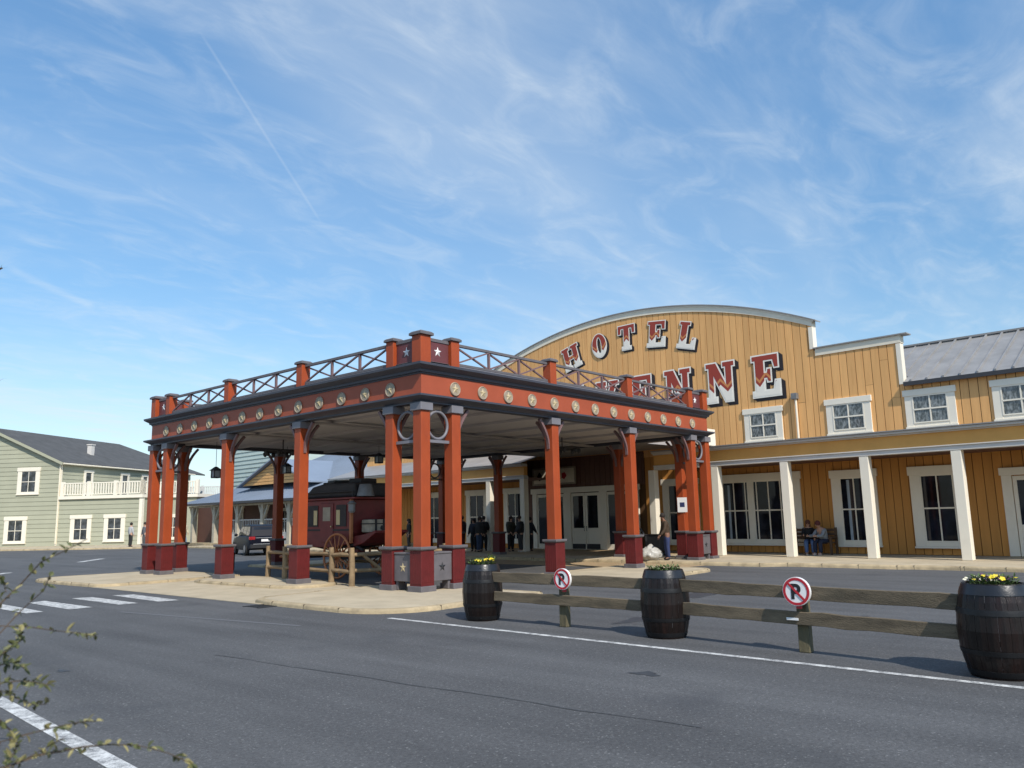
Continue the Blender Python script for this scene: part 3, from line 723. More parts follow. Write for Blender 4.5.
# right wing and left wing of the hotel
for xa, xb in ((XR2+.0, 20.0), (-27.0, XL2)):
    b = MB(); b.box(xa+.01, xb, D+.005, D+9, .12, 6.14); b.build('wing_body', M['gapdark'], hotel)
    planks(xa, xb, 4.3, 6.15, D, M['ochre'], hotel, 'wing_wall')
    r = MB(); y0, z0, y1, z1 = D-.16, 6.25, D+3.9, 8.25
    xa_ = xa+(.02 if xa > 0 else 0); xb_ = xb-(0 if xa > 0 else .02)
    r.hexa([(xa_,y0,z0-.05),(xb_,y0,z0-.05),(xb_,y1,z1-.05),(xa_,y1,z1-.05),(xa_,y0,z0),(xb_,y0,z0),(xb_,y1,z1),(xa_,y1,z1)])
    r.hexa([(xa_,y1,z1-.05),(xb_,y1,z1-.05),(xb_,D+9,6.2),(xa_,D+9,6.2),(xa_,y1,z1),(xb_,y1,z1),(xb_,D+9,6.25),(xa_,D+9,6.25)])
    k = xa_+.25
    while k < xb_:
        r.hexa([(k-.03,y0,z0+.001),(k+.03,y0,z0+.001),(k+.03,y1,z1+.001),(k-.03,y1,z1+.001),(k-.03,y0,z0+.075),(k+.03,y0,z0+.075),(k+.03,y1,z1+.075),(k-.03,y1,z1+.075)])
        k += .54
    r.box(xa_, xb_, y1-.1, y1+.1, z1+.02, z1+.09)
    xe = xa-4 if xa > 0 else xb+4; x0_, x1_ = (xe, xa_-.001) if xa > 0 else (xb_+.001, xe); ym = D+.42; zm_ = z0+(z1-z0)*(ym-y0)/(y1-y0)
    r.hexa([(x0_,ym,zm_-.05),(x1_,ym,zm_-.05),(x1_,y1,z1-.05),(x0_,y1,z1-.05),(x0_,ym,zm_),(x1_,ym,zm_),(x1_,y1,z1),(x0_,y1,z1)])
    k = x0_+.2
    while k < x1_:
        r.hexa([(k-.02,ym,zm_+.001),(k+.02,ym,zm_+.001),(k+.02,y1,z1+.001),(k-.02,y1,z1+.001),(k-.02,ym,zm_+.05),(k+.02,ym,zm_+.05),(k+.02,y1,z1+.05),(k-.02,y1,z1+.05)]); k += .52
    r.box(x0_, x1_, y1-.1, y1+.1, z1+.02, z1+.09)
    r.build('wing_roof', M['metal_roof'], hotel)
    gg = MB(); gg.box(xa_+.02, xb_, y0-.10, y0-.005, z0-.15, z0-.01); gg.build('gutter', M['dkgutter'], hotel)
# lower wall under the porch
b = MB(); b.box(-27, 20, D+.007, D+.25, .13, 4.4); b.build('porch_wall_backing', M['gapdark'], hotel)
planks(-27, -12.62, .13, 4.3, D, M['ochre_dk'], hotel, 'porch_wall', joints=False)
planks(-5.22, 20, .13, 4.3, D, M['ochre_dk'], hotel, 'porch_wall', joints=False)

def window(parent, x0, x1, z0, z1, y, trim=.28, panes=(2,2), pane=None, curtain=False, lintel=True, name='window', frame=None, drapes=0, depth=.07, dark=None):
    """casing round a sash window with glazing bars; y is the wall face"""
    frame = frame or M['white']; pane = pane or M['glass_dk']
    a = MB()
    hz_ = trim*.9
    a.box(x0, x0+trim, y-depth, y+.02, z0, z1-hz_); a.box(x1-trim, x1, y-depth, y+.02, z0, z1-hz_)
    a.box(x0-.05, x1+.05, y-depth-.03, y+.02, z1-hz_+.001, z1)
    a.box(x0-.02, x1+.02, y-depth-.05, y+.02, z0-.07, z0-.002)
    a.box(x0+trim+.001, x1-trim-.001, y-depth+.01, y+.02, z0, z0+trim*.42)
    o = a.build(name, frame, parent, .006)
    gx0, gx1, gz0, gz1 = x0+trim, x1-trim, z0+trim*.42, z1-hz_
    p = MB(); p.box(gx0, gx1, y-.028, y-.02, gz0, gz1); p.build('pane', pane, o)
    s = MB(); e = .045
    s.box(gx0, gx0+e, y-.055, y-.03, gz0, gz1); s.box(gx1-e, gx1, y-.055, y-.03, gz0, gz1)
    s.box(gx0+e, gx1-e, y-.055, y-.03, gz0, gz0+e); s.box(gx0+e, gx1-e, y-.055, y-.03, gz1-e, gz1)
    mz = (gz0+gz1)/2; s.box(gx0+e, gx1-e, y-.06, y-.03, mz-.026, mz+.026)
    for i in range(1, panes[0]):
        xx = gx0+(gx1-gx0)*i/panes[0]
        s.box(xx-.022, xx+.022, y-.054, y-.03, gz0+e, mz-.027); s.box(xx-.022, xx+.022, y-.054, y-.03, mz+.027, gz1-e)
    s.build('sash', frame, o)
    return o
for x0, x1 in ((-.06, 1.61), (3.42, 5.11), (6.32, 7.99), (9.13, 10.8), (12.0, 13.7)):
    window(hotel, x0, x1, 4.62, 5.95, D-.03, .25, pane=M['curtain'], depth=.045)
# twin lower window and singles, door
w = window(hotel, -1.60, 2.14, .46, 3.28, D-.03, .33, panes=(6, 2)); 
mm = MB(); mm.box(-.13, .16, D-.11, D-.035, .6, 3.0); mm.build('mullion', M['white'], w)
window(hotel, 3.38, 5.06, .44, 3.22, D-.03, .32)
window(hotel, 6.22, 7.98, .42, 3.20, D-.03, .34)
for x0, x1 in ((-4.28, -2.45), (12.2, 13.9), (-14.4, -12.68), (-17.4, -15.65), (-21.0, -19.4)):
    window(hotel, x0, x1, .44, 3.25, D-.03, .30)
def pale_drape(x, z0, z1):
    m_ = MB()
    m_.box(x-.05, x+.05, D-.062, D-.056, z0, z1); return m_
for x in (4.0, -1.0):
    pale_drape(x, .62, 2.85).build('drape', M['drape'], hotel)
def panel_door(parent, x0, x1, y, z0=.125, z1=2.72, hinge=1, glazed=False, kick=False):
    d = MB(); st = .08 if glazed else .12
    zm = z0+.3 if glazed else 1.0
    d.box(x0, x0+st, y-.05, y, z0, z1); d.box(x1-st, x1, y-.05, y, z0, z1)
    d.box(x0+st, x1-st, y-.05, y, z0, z0+.25); d.box(x0+st, x1-st, y-.05, y, z1-.14, z1)
    if not glazed:
        d.box(x0+st, x1-st, y-.05, y, 1.0, 1.14); d.box(x0+st, x1-st, y-.035, y-.005, z0+.25, 1.0)
    o = d.build('door', M['white'], parent, .006)
    p = MB(); p.box(x0+st, x1-st, y-.03, y-.022, z0+.25 if glazed else 1.14, z1-.14); p.build('pane', M['glass_dk'], o)
    if kick:
        k = MB(); k.box(x0+.03, x1-.03, y-.058, y-.051, z0+.02, z0+.26); k.build('kick_plate', M['iron'], o)
    h = MB(); xx = x1-.06 if hinge > 0 else x0+.06; h.tube([(xx, y-.05, 1.0), (xx, y-.09, 1.02), (xx, y-.09, 1.2), (xx, y-.05, 1.22)], .012, 6); h.build('handle', M['iron'], o)
    return o
# side door at the right end of the porch
f = MB(); f.box(9.1, 9.4, D-.10, D-.03, .125, 2.75); f.box(10.5, 10.8, D-.10, D-.03, .125, 2.75); f.box(9.05, 10.85, D-.13, D-.03, 2.752, 3.0)
f.build('door_frame', M['white'], hotel, .006)
panel_door(hotel, 9.42, 10.48, D-.035)
# porch: posts, fascia, roof, ceiling
PX = [0, 2.85, 5.72, 8.58, 11.45, 14.3, -2.95, -10.4, -12.75, -15.6, -18.5, -21.4, -24.3]
pb = MB(); pb.box(-.15, .15, -.15, .15, .12, 3.52)
pp0 = pb.build('porch_post', M['white'], hotel, .01)
for i, x in enumerate(PX):
    o = pp0 if i == 0 else pp0.copy()
    if i: COL.objects.link(o); o.parent = hotel
    o.location = (x, 0, 0)
for xa, xb in ((-2.8, 20), (-27, -10.25)):
    b = MB(); b.box(xa, xb, -.16, .16, 3.52, 3.66); b.box(xa, xb, -.20, .12, 3.662, 3.70); b.build('porch_beam', M['white_beam'], hotel, .006)
    b = MB(); b.box(xa, xb, -.13, .1, 3.702, 4.12); b.build('porch_fascia', M['fascia_y'], hotel)
    b = MB(); b.box(xa, xb, -.19, .1, 4.122, 4.17); b.box(xa, xb, -.30, .1, 4.172, 4.25); b.build('porch_cornice', M['white_beam'], hotel, .006)
    zr = 4.56 if xa > -5 else 5.15
    b = MB(); b.hexa([(xa,-.36,4.253),(xb,-.36,4.253),(xb,D-.035,zr-.06),(xa,D-.035,zr-.06),(xa,-.36,4.29),(xb,-.36,4.29),(xb,D-.035,zr),(xa,D-.035,zr)]); b.build('porch_roof', M['metal_roof'], hotel)
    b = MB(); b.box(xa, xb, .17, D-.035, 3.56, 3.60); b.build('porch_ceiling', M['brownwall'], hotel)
# downspout on the upper wall
b = MB(); b.box(2.12, 2.36, D-.24, D-.035, 6.12, 6.36); b.build('downspout_hopper', M['bucket'], hotel, .01)
b = MB(); b.tube([(2.26, D-.12, 6.12), (2.26, D-.12, 4.56)], .045, 8); b.build('downspout', M['cream'], hotel, smooth=True)
b = MB(); b.box(-.95, .06, -.55, .0, 4.30, 4.95); b.build('flashing_box', M['white'], hotel, .01)
# entrance front between the porches
TX = lambda x: -5.53+(x+3.55)*1.085
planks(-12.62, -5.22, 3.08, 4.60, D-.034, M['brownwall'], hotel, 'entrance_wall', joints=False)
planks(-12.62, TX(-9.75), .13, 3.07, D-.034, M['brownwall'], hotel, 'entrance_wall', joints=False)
f = MB(); y = D-.064
f.box(TX(-9.80), TX(-3.5), y-.12, y-.02, 2.86, 3.12)
for x0, x1 in ((-9.72, -9.45), (-7.75, -7.35), (-5.7, -5.3), (-3.85, -3.58)): f.box(TX(x0), TX(x1), y-.09, y-.0, .125, 2.858)
f.build('door_frame', M['white'], hotel, .008)
for a, c in ((-9.44, -7.76), (-7.34, -5.71), (-5.29, -3.86)):
    gl = a != -7.34; a, c = TX(a), TX(c); mid = (a+c)/2
    panel_door(hotel, a, mid-.01, y-.0, z1=2.82, hinge=1, glazed=gl, kick=not gl); panel_door(hotel, mid+.01, c, y-.0, z1=2.82, hinge=-1, glazed=gl, kick=not gl)
x0, x1, z0, z1 = -12.12, -9.3, 3.32, 4.13
sg = MB(); sg.box(x0, x1, y-.09, y-.001, z0, z1); so_ = sg.build('entrance_sign', M['cream'], hotel, .01)
f = MB(); f.box(x0-.04,x1+.04,y-.12,y-.05,z1-.05,z1+.03); f.box(x0-.04,x1+.04,y-.12,y-.05,z0-.03,z0+.05); f.box(x0-.04,x0+.04,y-.12,y-.05,z0+.051,z1-.051); f.box(x1-.04,x1+.04,y-.12,y-.05,z0+.051,z1-.051); f.build('sign_frame', M['medal'], so_)
sp_ = [(0,.21),(.16,0),(.11,-.14),(.035,-.14),(.065,-.23),(-.065,-.23),(-.035,-.14),(-.11,-.14),(-.16,0)]
em = MB(); em.prism([(x0+.45+px, 3.75+pz) for px, pz in sp_], 'y', y-.094, y-.1); em.build('emblem', M['sign_k'], so_)
for k in range(3):
    em = MB(); em.prism([(x0+1.1+.5*k+px, 3.74+pz) for px, pz in ((-.14,.10),(.05,.15),(.17,-.02),(.02,-.2),(-.15,-.12))], 'y', y-.094, y-.1); em.build('emblem', M['sign_r'], so_)
b = MB(); b.box(-10.3, -.5, -1.75, -.4, 4.62, 4.80); b.box(-10.3, -2.9, -.399, D-.07, 4.62, 4.80); b.build('shading_link_roof', M['ceil_dk'], hotel)  # roof over the gap to the canopy, added and widened to keep sun off the doors
# letters on the gable
OUT = {
'H': (.95, [[(0,0),(.42,0),(.42,.12),(.34,.12),(.34,.43),(.61,.43),(.61,.12),(.53,.12),(.53,0),(.95,0),(.95,.12),(.87,.12),(.87,.88),(.95,.88),(.95,1),(.53,1),(.53,.88),(.61,.88),(.61,.57),(.34,.57),(.34,.88),(.42,.88),(.42,1),(0,1),(0,.88),(.08,.88),(.08,.12),(0,.12)]]),
'T': (.85, [[(.2,0),(.65,0),(.65,.12),(.56,.12),(.56,.87),(.70,.87),(.72,.66),(.85,.66),(.85,1),(0,1),(0,.66),(.13,.66),(.15,.87),(.29,.87),(.29,.12),(.2,.12)]]),
'E': (.85, [[(0,0),(.85,0),(.85,.36),(.72,.36),(.67,.13),(.37,.13),(.37,.44),(.46,.44),(.48,.35),(.58,.35),(.58,.66),(.48,.66),(.46,.57),(.37,.57),(.37,.87),(.65,.87),(.70,.68),(.82,.68),(.82,1),(0,1),(0,.88),(.09,.88),(.09,.12),(0,.12)]]),
'L': (.80, [[(0,0),(.8,0),(.8,.40),(.67,.40),(.62,.14),(.37,.14),(.37,.88),(.47,.88),(.47,1),(0,1),(0,.88),(.09,.88),(.09,.12),(0,.12)]]),
'N': (.97, [[(0,0),(0,.12),(.09,.12),(.09,.88),(0,.88),(0,1),(.35,1),(.67,.44),(.67,.88),(.58,.88),(.58,1),(.97,1),(.97,.88),(.88,.88),(.88,0),(.64,0),(.26,.66),(.26,.12),(.35,.12),(.35,0)]]),
'Y': (.95, [[(.28,0),(.67,0),(.67,.12),(.61,.12),(.61,.42),(.86,.88),(.95,.88),(.95,1),(.56,1),(.56,.88),(.62,.88),(.49,.62),(.37,.88),(.43,.88),(.43,1),(0,1),(0,.88),(.09,.88),(.34,.42),(.34,.12),(.28,.12)]]),
}
def ell(cx, cz, a, b, n=28, rev=False):
    p = [(cx+a*math.cos(2*PI*i/n), cz+b*math.sin(2*PI*i/n)) for i in range(n)]
    return p[::-1] if rev else p
OUT['O'] = (.76, [ell(.38,.5,.38,.5), ell(.38,.5,.13,.36, rev=True)])
OUT['C'] = (.80, [[(.4+.40*math.cos(R_(a)), .5+.5*math.sin(R_(a))) for a in range(45, 316, 15)]+[(.8,.1),(.8,.36),(.66,.36)]+[(.42+.16*math.cos(R_(a)), .5+.36*math.sin(R_(a))) for a in range(300, 59, -15)]+[(.66,.66),(.8,.66),(.8,.92)]])
def outline_mesh(polys, h, offset, th):
    cu = bpy.data.curves.new('outline', 'CURVE'); cu.dimensions = '2D'; cu.fill_mode = 'BOTH'; cu.extrude = th/2; cu.offset = offset
    for p in polys:
        sp = cu.splines.new('POLY'); sp.points.add(len(p)-1); sp.use_cyclic_u = True
        for q, (x, z) in zip(sp.points, p): q.co = (x*h, z*h, 0, 1)
    o = bpy.data.objects.new('outline', cu); COL.objects.link(o)
    dg = bpy.context.evaluated_depsgraph_get(); me = bpy.data.meshes.new_from_object(o.evaluated_get(dg))
    vs = [(v.co.x, -v.co.z, v.co.y) for v in me.vertices]; fs = [tuple(p.vertices) for p in me.polygons]
    bpy.data.objects.remove(o); bpy.data.curves.remove(cu)
    return vs, fs
def letter(ch, cx, cz, h, ang, wscale=1.0):
    w, polys = OUT[ch]; polys = [[((x-w/2)*wscale, z-.5) for x, z in p] for p in polys]
    yw = D-.03
    def layer(off, y0, y1, sh=(0, 0)):
        vs, fs = outline_mesh(polys, h, off*h, abs(y1-y0)); yc = (y0+y1)/2
        return [(x+sh[0]*h, y+yc, z+sh[1]*h) for x, y, z in vs], fs
    rot = (0, -R_(ang), 0)
    b = MB()
    for k in range(6): b._add(*layer(.030, -.040+.006*k, -.040+.006*k+.0055, (.0155*(k+1), -.013*(k+1))))
    base = MB(); base._add(*layer(.030, -.050, -.042))
    o = base.build('letter', M['letter_w'], hotel, loc=(cx, yw, cz), rot=rot)
    b.build('drop_shade', M['letter_b'], o)
    f = MB(); f._add(*layer(-.006, -.057, -.0515)); f.build('letter_face', M['letter'], o)
for ch_, x, z, a in (('H', -9.33, 9.62, 16), ('O', -7.53, 9.93, 8), ('T', -5.88, 10.06, 0), ('E', -4.17, 9.93, -6), ('L', -2.54, 9.58, -14)):
    letter(ch_, x, z, 1.18, a, .96)
for ch_, x in (('C', -13.3), ('H', -11.25), ('E', -9.25), ('Y', -7.2), ('E', -5.22), ('N', -3.25), ('N', -1.1), ('E', 1.0)):
    letter(ch_, x+.06, 7.25, 1.70, 0, .82)

# ------------------------------------------------------------------ left annex of the hotel with the blue metal roof
annex = thing('annex_building', 'long low annex with blue grey metal roof, yellow pediment and timber porch', 'building', HO, HROT)
A0, A1 = -47.3, -27.02
b = MB(); b.box(A0-9, A1, D+.2, D+9, .1, 3.25); b.box(A0+3.4, A1, D+.21, D+8.9, 3.3, 4.4); b.build('annex_wall', mat('annex_red_brown', (.09, .034, .024), .7, .1, 2), annex)
def seam_roof(p00, p10, p11, p01, nrib, m, parent, name, th=.06):
    """roof plane given eave-left, eave-right, ridge-right, ridge-left with standing seams"""
    r = MB(); P = [Vector(p) for p in (p00, p10, p11, p01)]; up = (P[1]-P[0]).cross(P[3]-P[0]).normalized()
    if up.z < 0: up = -up
    r.hexa([p-up*th for p in P]+P)
    for i in range(nrib+1):
        t = i/nrib; r.bar(P[0].lerp(P[1], t)+up*.015, P[3].lerp(P[2], t)+up*.015, .045, .05, up)
    return r.build(name, m, parent)
seam_roof((A0-.4, -.5, 3.28), (A1, -.5, 3.28), (A1, D+.1, 4.55), (A0+3.2, D+.1, 4.55), 50, M['blue_roof'], annex, 'porch_roof')
seam_roof((A0-.4, D+6, 3.28), (A0-.4, -.5, 3.28), (A0+3.2, D+.1, 4.55), (A0+3.2, D+3, 4.55), 10, M['blue_roof'], annex, 'porch_roof')
seam_roof((A0+3.2, D+.11, 4.56), (A1+1, D+.11, 4.56), (A1+1, D+7.5, 8.2), (A0+9.5, D+7.5, 8.2), 60, M['blue_roof'], annex, 'main_roof')
seam_roof((A0+3.2, D+11, 4.56), (A0+3.2, D+.11, 4.56), (A0+9.5, D+7.5, 8.2), (A0+9.5, D+8, 8.2), 14, M['blue_roof'], annex, 'main_roof')
# pediment
pm = MB(); cxp, hw_ = -36.4, 4.7
for k in range(8):
    z0, z1 = 4.45+k*.22, 4.45+(k+1)*.22-.03; f0 = 1-(z0-4.45)/1.62; f1 = 1-(z1-4.45)/1.62
    if f1 <= 0: continue
    pm.prism([(cxp-hw_*f0, z0), (cxp+hw_*f0, z0), (cxp+hw_*f1, z1), (cxp-hw_*f1, z1)], 'y', 1.2, 1.26+.004*k)
pm.build('pediment', M['ochre'], annex)
for sgn in (-1, 1):
    r = MB(); r.hexa([(cxp+sgn*(hw_+.4), .9, 4.33), (cxp, .9, 6.13), (cxp, 8, 6.13), (cxp+sgn*(hw_+.4), 8, 4.33), (cxp+sgn*(hw_+.4), .9, 4.43), (cxp, .9, 6.24), (cxp, 8, 6.24), (cxp+sgn*(hw_+.4), 8, 4.43)])
    r.build('pediment_roof', M['blue_roof'], annex)
gg = MB(); gg.box(A0-.5, A1, -.64, -.50, 3.1, 3.27); gg.build('gutter', M['dkgutter'], annex)
wp = mat('pale_rustic_post', (.42, .38, .30), .8, .2, 3)
pq = MB(); pq.box(-.17,.17,-.17,.17,.25,3.1)
for sgn in (-1, 1): pq.bar((sgn*.08,0,2.0), (sgn*.62,0,2.94), .16, .15, (0,1,0))
q0 = None
for x in (-46.6, -42.85, -39.15, -35.5, -31.9, -28.2):
    if q0 is None: q0 = pq.build('porch_post', wp, annex); o = q0
    else: o = q0.copy(); COL.objects.link(o); o.parent = annex
    o.location = (x, 0, 0)
b = MB(); b.box(A0, A1, -.15, .15, 2.95, 3.09); b.build('porch_beam', wp, annex)
st = MB(); st.box(A0+1, A1, -.6, D+.2, .1, .28); st.build('porch_step', M['kerb'], annex)
rl = MB(); rl.box(-41.6, -31, -.03, .03, 1.9, 1.97); rl.box(-41.6, -31, -.03, .03, 1.0, 1.06)
x = -41.5
while x < -31: rl.box(x-.02, x+.02, -.02, .02, 1.06, 1.9); x += .26
rl.box(-41.7,-31,-.06,.06,.25,.98)
rl.build('porch_railing', mat('grey_white_rail', (.45, .44, .42), .6), annex)
for x0, x1 in ((-45.2, -44.0), (-38.3, -36.8), (-34.2, -32.8), (-30.5, -29.2)): window(annex, x0, x1, .9, 2.75, D+.19, .2, frame=M['cream'])
# pale green boarded block behind the annex
pgb = thing('boarded_block', 'pale green boarded block rising behind the annex roof', 'building', hw(-56, 10), HROT)
b = MB()
for k in range(24):
    z = .2+k*.4; b.hexa([(-5.5,-.10,z),(5.5,-.10,z),(5.5,6,z),(-5.5,6,z),(-5.5,-.03,z+.4),(5.5,-.03,z+.4),(5.5,6,z+.4),(-5.5,6,z+.4)])
b.build('boarded_wall', M['palegreen'], pgb)
b = MB(); b.box(-5.8,5.8,-.4,6.3,9.81,10.0); b.build('flat_roof', M['slate_lt'], pgb)

# ------------------------------------------------------------------ sage green house
gh = thing('green_house', 'two storey sage green boarded house with charcoal roof and white balcony', 'house', GP, R_(32)-PI/2)
# local x = GT (to the right), local y = GN (away)
RX = -7.2
def lap(parent, name, m, x0, x1, y, z0, z1, topf=None, h=.38, back=.2, side=None):
    b = MB(); z = z0
    while z < z1-.01:
        e = min(z+h, z1)
        if topf: a0, a1 = topf(z); c0, c1 = topf(e)
        else: a0, a1, c0, c1 = x0, x1, x0, x1
        if a1-a0 > .05:
            b.hexa([(a0,y-.045,z),(a1,y-.045,z),(a1,y+back,z),(a0,y+back,z),(c0,y-.012,e-.004),(c1,y-.012,e-.004),(c1,y+back,e-.004),(c0,y+back,e-.004)])
        z = e
    return b.build(name, m, parent)
EZ, RZ = 7.22, 10.4
def rake(z):
    if z <= EZ: return (-14.4, 0)
    f = (z-EZ)/(RZ-EZ); return (-14.4+7.2*f, -7.2*f)
lap(gh, 'gable_wall', M['green_board'], -14.4, 0, 0, .12, RZ-.1, rake)
# side wall along +y: build as lapped boards facing +x
b = MB(); z = .12
while z < EZ-.05:
    e = min(z+.38, EZ); b.hexa([(-.3,.21,z),(.045,.21,z),(.045,20,z),(-.3,20,z),(-.3,.21,e-.004),(.012,.21,e-.004),(.012,20,e-.004),(-.3,20,e-.004)]); z = e
b.build('side_wall', M['green_board'], gh)
b = MB(); b.box(-14.4, -.31, .21, 20, .12, EZ); b.build('house_body', M['green_board'], gh)
r = MB(); ex = .35; sl_ = (RZ-EZ)/7.2
zt = lambda x: RZ+.16-abs(x-RX)*sl_
r.hexa([(RX,-.35,zt(RX)-.14),(ex,-.35,zt(ex)-.14),(ex,22.4,zt(ex)-.14),(RX,17.6,zt(RX)-.14),(RX,-.35,zt(RX)),(ex,-.35,zt(ex)),(ex,22.4,zt(ex)),(RX,17.6,zt(RX))])
r.hexa([(-14.4-ex,-.35,zt(ex)-.14),(RX,-.35,zt(RX)-.14),(RX,17.6,zt(RX)-.14),(-14.4-ex,22.4,zt(ex)-.14),(-14.4-ex,-.35,zt(ex)),(RX,-.35,zt(RX)),(RX,17.6,zt(RX)),(-14.4-ex,22.4,zt(ex))])
r._add([(RX,17.6,zt(RX)-.001),(ex,22.4,zt(ex)-.001),(-14.4-ex,22.4,zt(ex)-.001)], [(0,1,2)])
r.build('roof', M['shingle'], gh)
b = MB()
b.bar((ex+.02,-.37,zt(ex)-.15),(RX,-.37,zt(RX)-.15),.05,.22); b.bar((-14.4-ex,-.37,zt(ex)-.15),(RX,-.37,zt(RX)-.15),.05,.22); b.build('barge_board', M['green_board'], gh)
b = MB(); b.tube([(ex+.03,-.3,zt(ex)-.12),(ex+.03,20.3,zt(ex)-.12)], .07, 8); b.build('gutter', M['cream'], gh)
b = MB(); b.box(-.14,.06,-.06,.1,.15,EZ-.1); b.build('corner_board', M['cream'], gh)
b = MB(); b.tube([(-.02,-.12,.3),(-.02,-.12,EZ-.2)], .05, 8); b.build('downpipe', M['cream'], gh, smooth=True)
cb = MB(); cx_, cy_ = -2.6, 7.0; cb.box(cx_-.22,cx_+.22,cy_-.22,cy_+.22,zt(cx_)-.4,zt(cx_)+.85); cb.box(cx_-.28,cx_+.28,cy_-.28,cy_+.28,zt(cx_)+.85,zt(cx_)+.95); cb.build('chimney', M['white_beam'], gh)
for x0, x1, z0, z1 in ((-4.15, -2.0, 4.58, 6.88), (-5.1, -2.95, .42, 2.68), (-9.2, -7.1, 4.58, 6.88), (-10.2, -8.1, .42, 2.68)):
    window(gh, x0, x1, z0, z1, -.03, .36, pane=M['glass_blue'])
# lower block with balcony
BW = 7.85
lap(gh, 'annex_wall', M['green_board'], .06, BW, -.02, .12, 4.02, back=5)
b = MB(); b.box(BW, 11.5, 2.2, 7, .12, 4.02); b.build('annex_wall', M['green_board'], gh)
b = MB(); b.box(.06, BW+.12, -.2, 5, 4.03, 4.30); b.box(BW+.121, 11.7, 2.0, 7, 4.03, 4.30); b.build('balcony_deck', M['white'], gh)
b = MB(); b.box(BW-.22, BW+.06, -.1, .2, .15, 4.02); b.build('corner_board', M['white'], gh)
for x0, x1 in ((1.28, 3.25), (4.45, 6.40)): window(gh, x0, x1, .44, 2.68, -.05, .34, pane=M['glass_blue'])
window(gh, 8.6, 10.2, .5, 2.6, 2.19, .3, pane=M['glass_blue'])
def balustrade(parent, p, q, z0, name='balcony_railing', m=None):
    p = Vector(p); q = Vector(q); d = (q-p); n_ = int(d.length/.24); b = MB()
    b.bar(p+Vector((0,0,z0+1.08)), q+Vector((0,0,z0+1.08)), .10, .09); b.bar(p+Vector((0,0,z0+.12)), q+Vector((0,0,z0+.12)), .07, .07)
    for i in range(n_+1):
        c = p+d*i/n_; b.box(c.x-.045, c.x+.045, c.y-.04, c.y+.04, z0+.12, z0+1.06)
    k = max(1, round(d.length/2.6))
    for i in range(k+1):
        c = p+d*i/k; b.box(c.x-.13, c.x+.13, c.y-.13, c.y+.13, z0, z0+1.22)
    return b.build(name, m or M['white'], parent)
balustrade(gh, (.3, -.05, 0), (BW, -.05, 0), 4.302); balustrade(gh, (BW, -.05, 0), (BW, 2.1, 0), 4.302); balustrade(gh, (BW, 2.1, 0), (11.6, 2.1, 0), 4.302)
# balcony doors on the side wall (facing +x): frames
for y0, y1 in ((2.8, 4.0), (7.95, 9.2), (11.2, 12.3), (15, 16.2)):
    f = MB(); f.box(.02,.11,y0,y0+.24,4.31,6.5); f.box(.02,.11,y1-.24,y1,4.31,6.5); f.box(.02,.13,y0-.06,y1+.06,6.502,6.72); o = f.build('balcony_door', M['white'], gh)
    f = MB(); f.box(.02,.06,y0+.24,y1-.24,4.31,6.5); f.build('pane', M['glass_blue'], o)
# pale far building with terrace railing
fb = thing('terrace_building', 'far pale building with long white terrace railing behind the left columns', 'building', at(212, 520, 92)*1.0, R_(32)-PI/2)
fb.location.z = 0
b = MB(); b.box(-9, 9, 0, 8, 0, 4.6); b.build('pale_wall', mat('pale_far_wall', (.62, .62, .60), .7, .05, .5), fb)
b = MB(); b.box(-9.2, 9.2, -.25, 8, 4.6, 4.85); b.build('terrace_deck', M['white'], fb)
balustrade(fb, (-9, -.05, 0), (9, -.05, 0), 4.852, 'terrace_railing', mat('pale_far_rail', (.6, .61, .61), .7))
for x in (-6, -2, 2, 6): window(fb, x-.8, x+.8, .8, 3.0, -.03, .25, pane=M['glass_blue'])

# ------------------------------------------------------------------ stagecoach
coach = thing('stagecoach', 'old dark red western stagecoach with spoked wheels parked under the canopy', 'stagecoach', (2.85, 6.75, .02), PI)
# local: +x points to -X world (rotated by PI), so build with front at -y (world +y)
def CX(X): return 2.85-X
def CY(Y): return 6.75-Y
bd = MB(); hwid = .72
prof = [(-1.15, 1.05), (-1.25, 1.35), (-1.28, 2.36), (1.22, 2.36), (1.2, 1.35), (1.05, 1.02), (.5, .92), (-.6, .92)]
bd.prism(prof, 'x', -hwid, hwid)
o = bd.build('coach_body', M['coach_red'], coach, .02)
for sgn in (-1, 1):
    x = sgn*hwid; e = sgn*.012
    for y0, y1, z0, z1, mm_ in ((-.28, .38, 1.06, 2.26, 'coach_red'),):
        d = MB(); d.box(min(x+e*.2,x+e*2), max(x+e*.2,x+e*2), y0, y1, z0, z1); dd = d.build('coach_door', M['coach_red'], o, .01)
        wn = MB(); wn.box(min(x+e*2.1,x+e*2.6), max(x+e*2.1,x+e*2.6), y0+.14, y1-.14, 1.72, 2.14); wn.build('door_window', M['canvas'], dd)
        hd = MB(); hd.ball((x+e*4, y1-.07, 1.55), .025); hd.build('handle', M['coach_gold'], dd)
    for y0, y1 in ((-.95, -.42), (.52, 1.02)):
        wn = MB(); wn.box(min(x+e*.2,x+e*1.5), max(x+e*.2,x+e*1.5), y0, y1, 1.55, 2.2); wn.build('side_curtain', M['coach_dk'], o)
        wn = MB(); wn.box(min(x+e*1.6,x+e*2.2), max(x+e*1.6,x+e*2.2), y0+(.32 if y0 < 0 else .02), y0+(.50 if y0 < 0 else .2), 1.6, 2.05); wn.build('curtain_tie', M['coach_gold'], o)
    tr = MB(); tr.box(min(x+e*.2,x+e*1.8), max(x+e*.2,x+e*1.8), -1.2, 1.18, 1.42, 1.47); tr.build('gold_line', M['coach_dk'], o)
cr_ = MB()
for yy in (-1.29, 1.2):
    for sgn in (-1, 1): cr_.box(sgn*(hwid-.03)-.045, sgn*(hwid-.03)+.045, yy-.03, yy+.06, 1.05, 2.36)
cr_.build('corner_post', M['wheel_paint'], coach, .008)
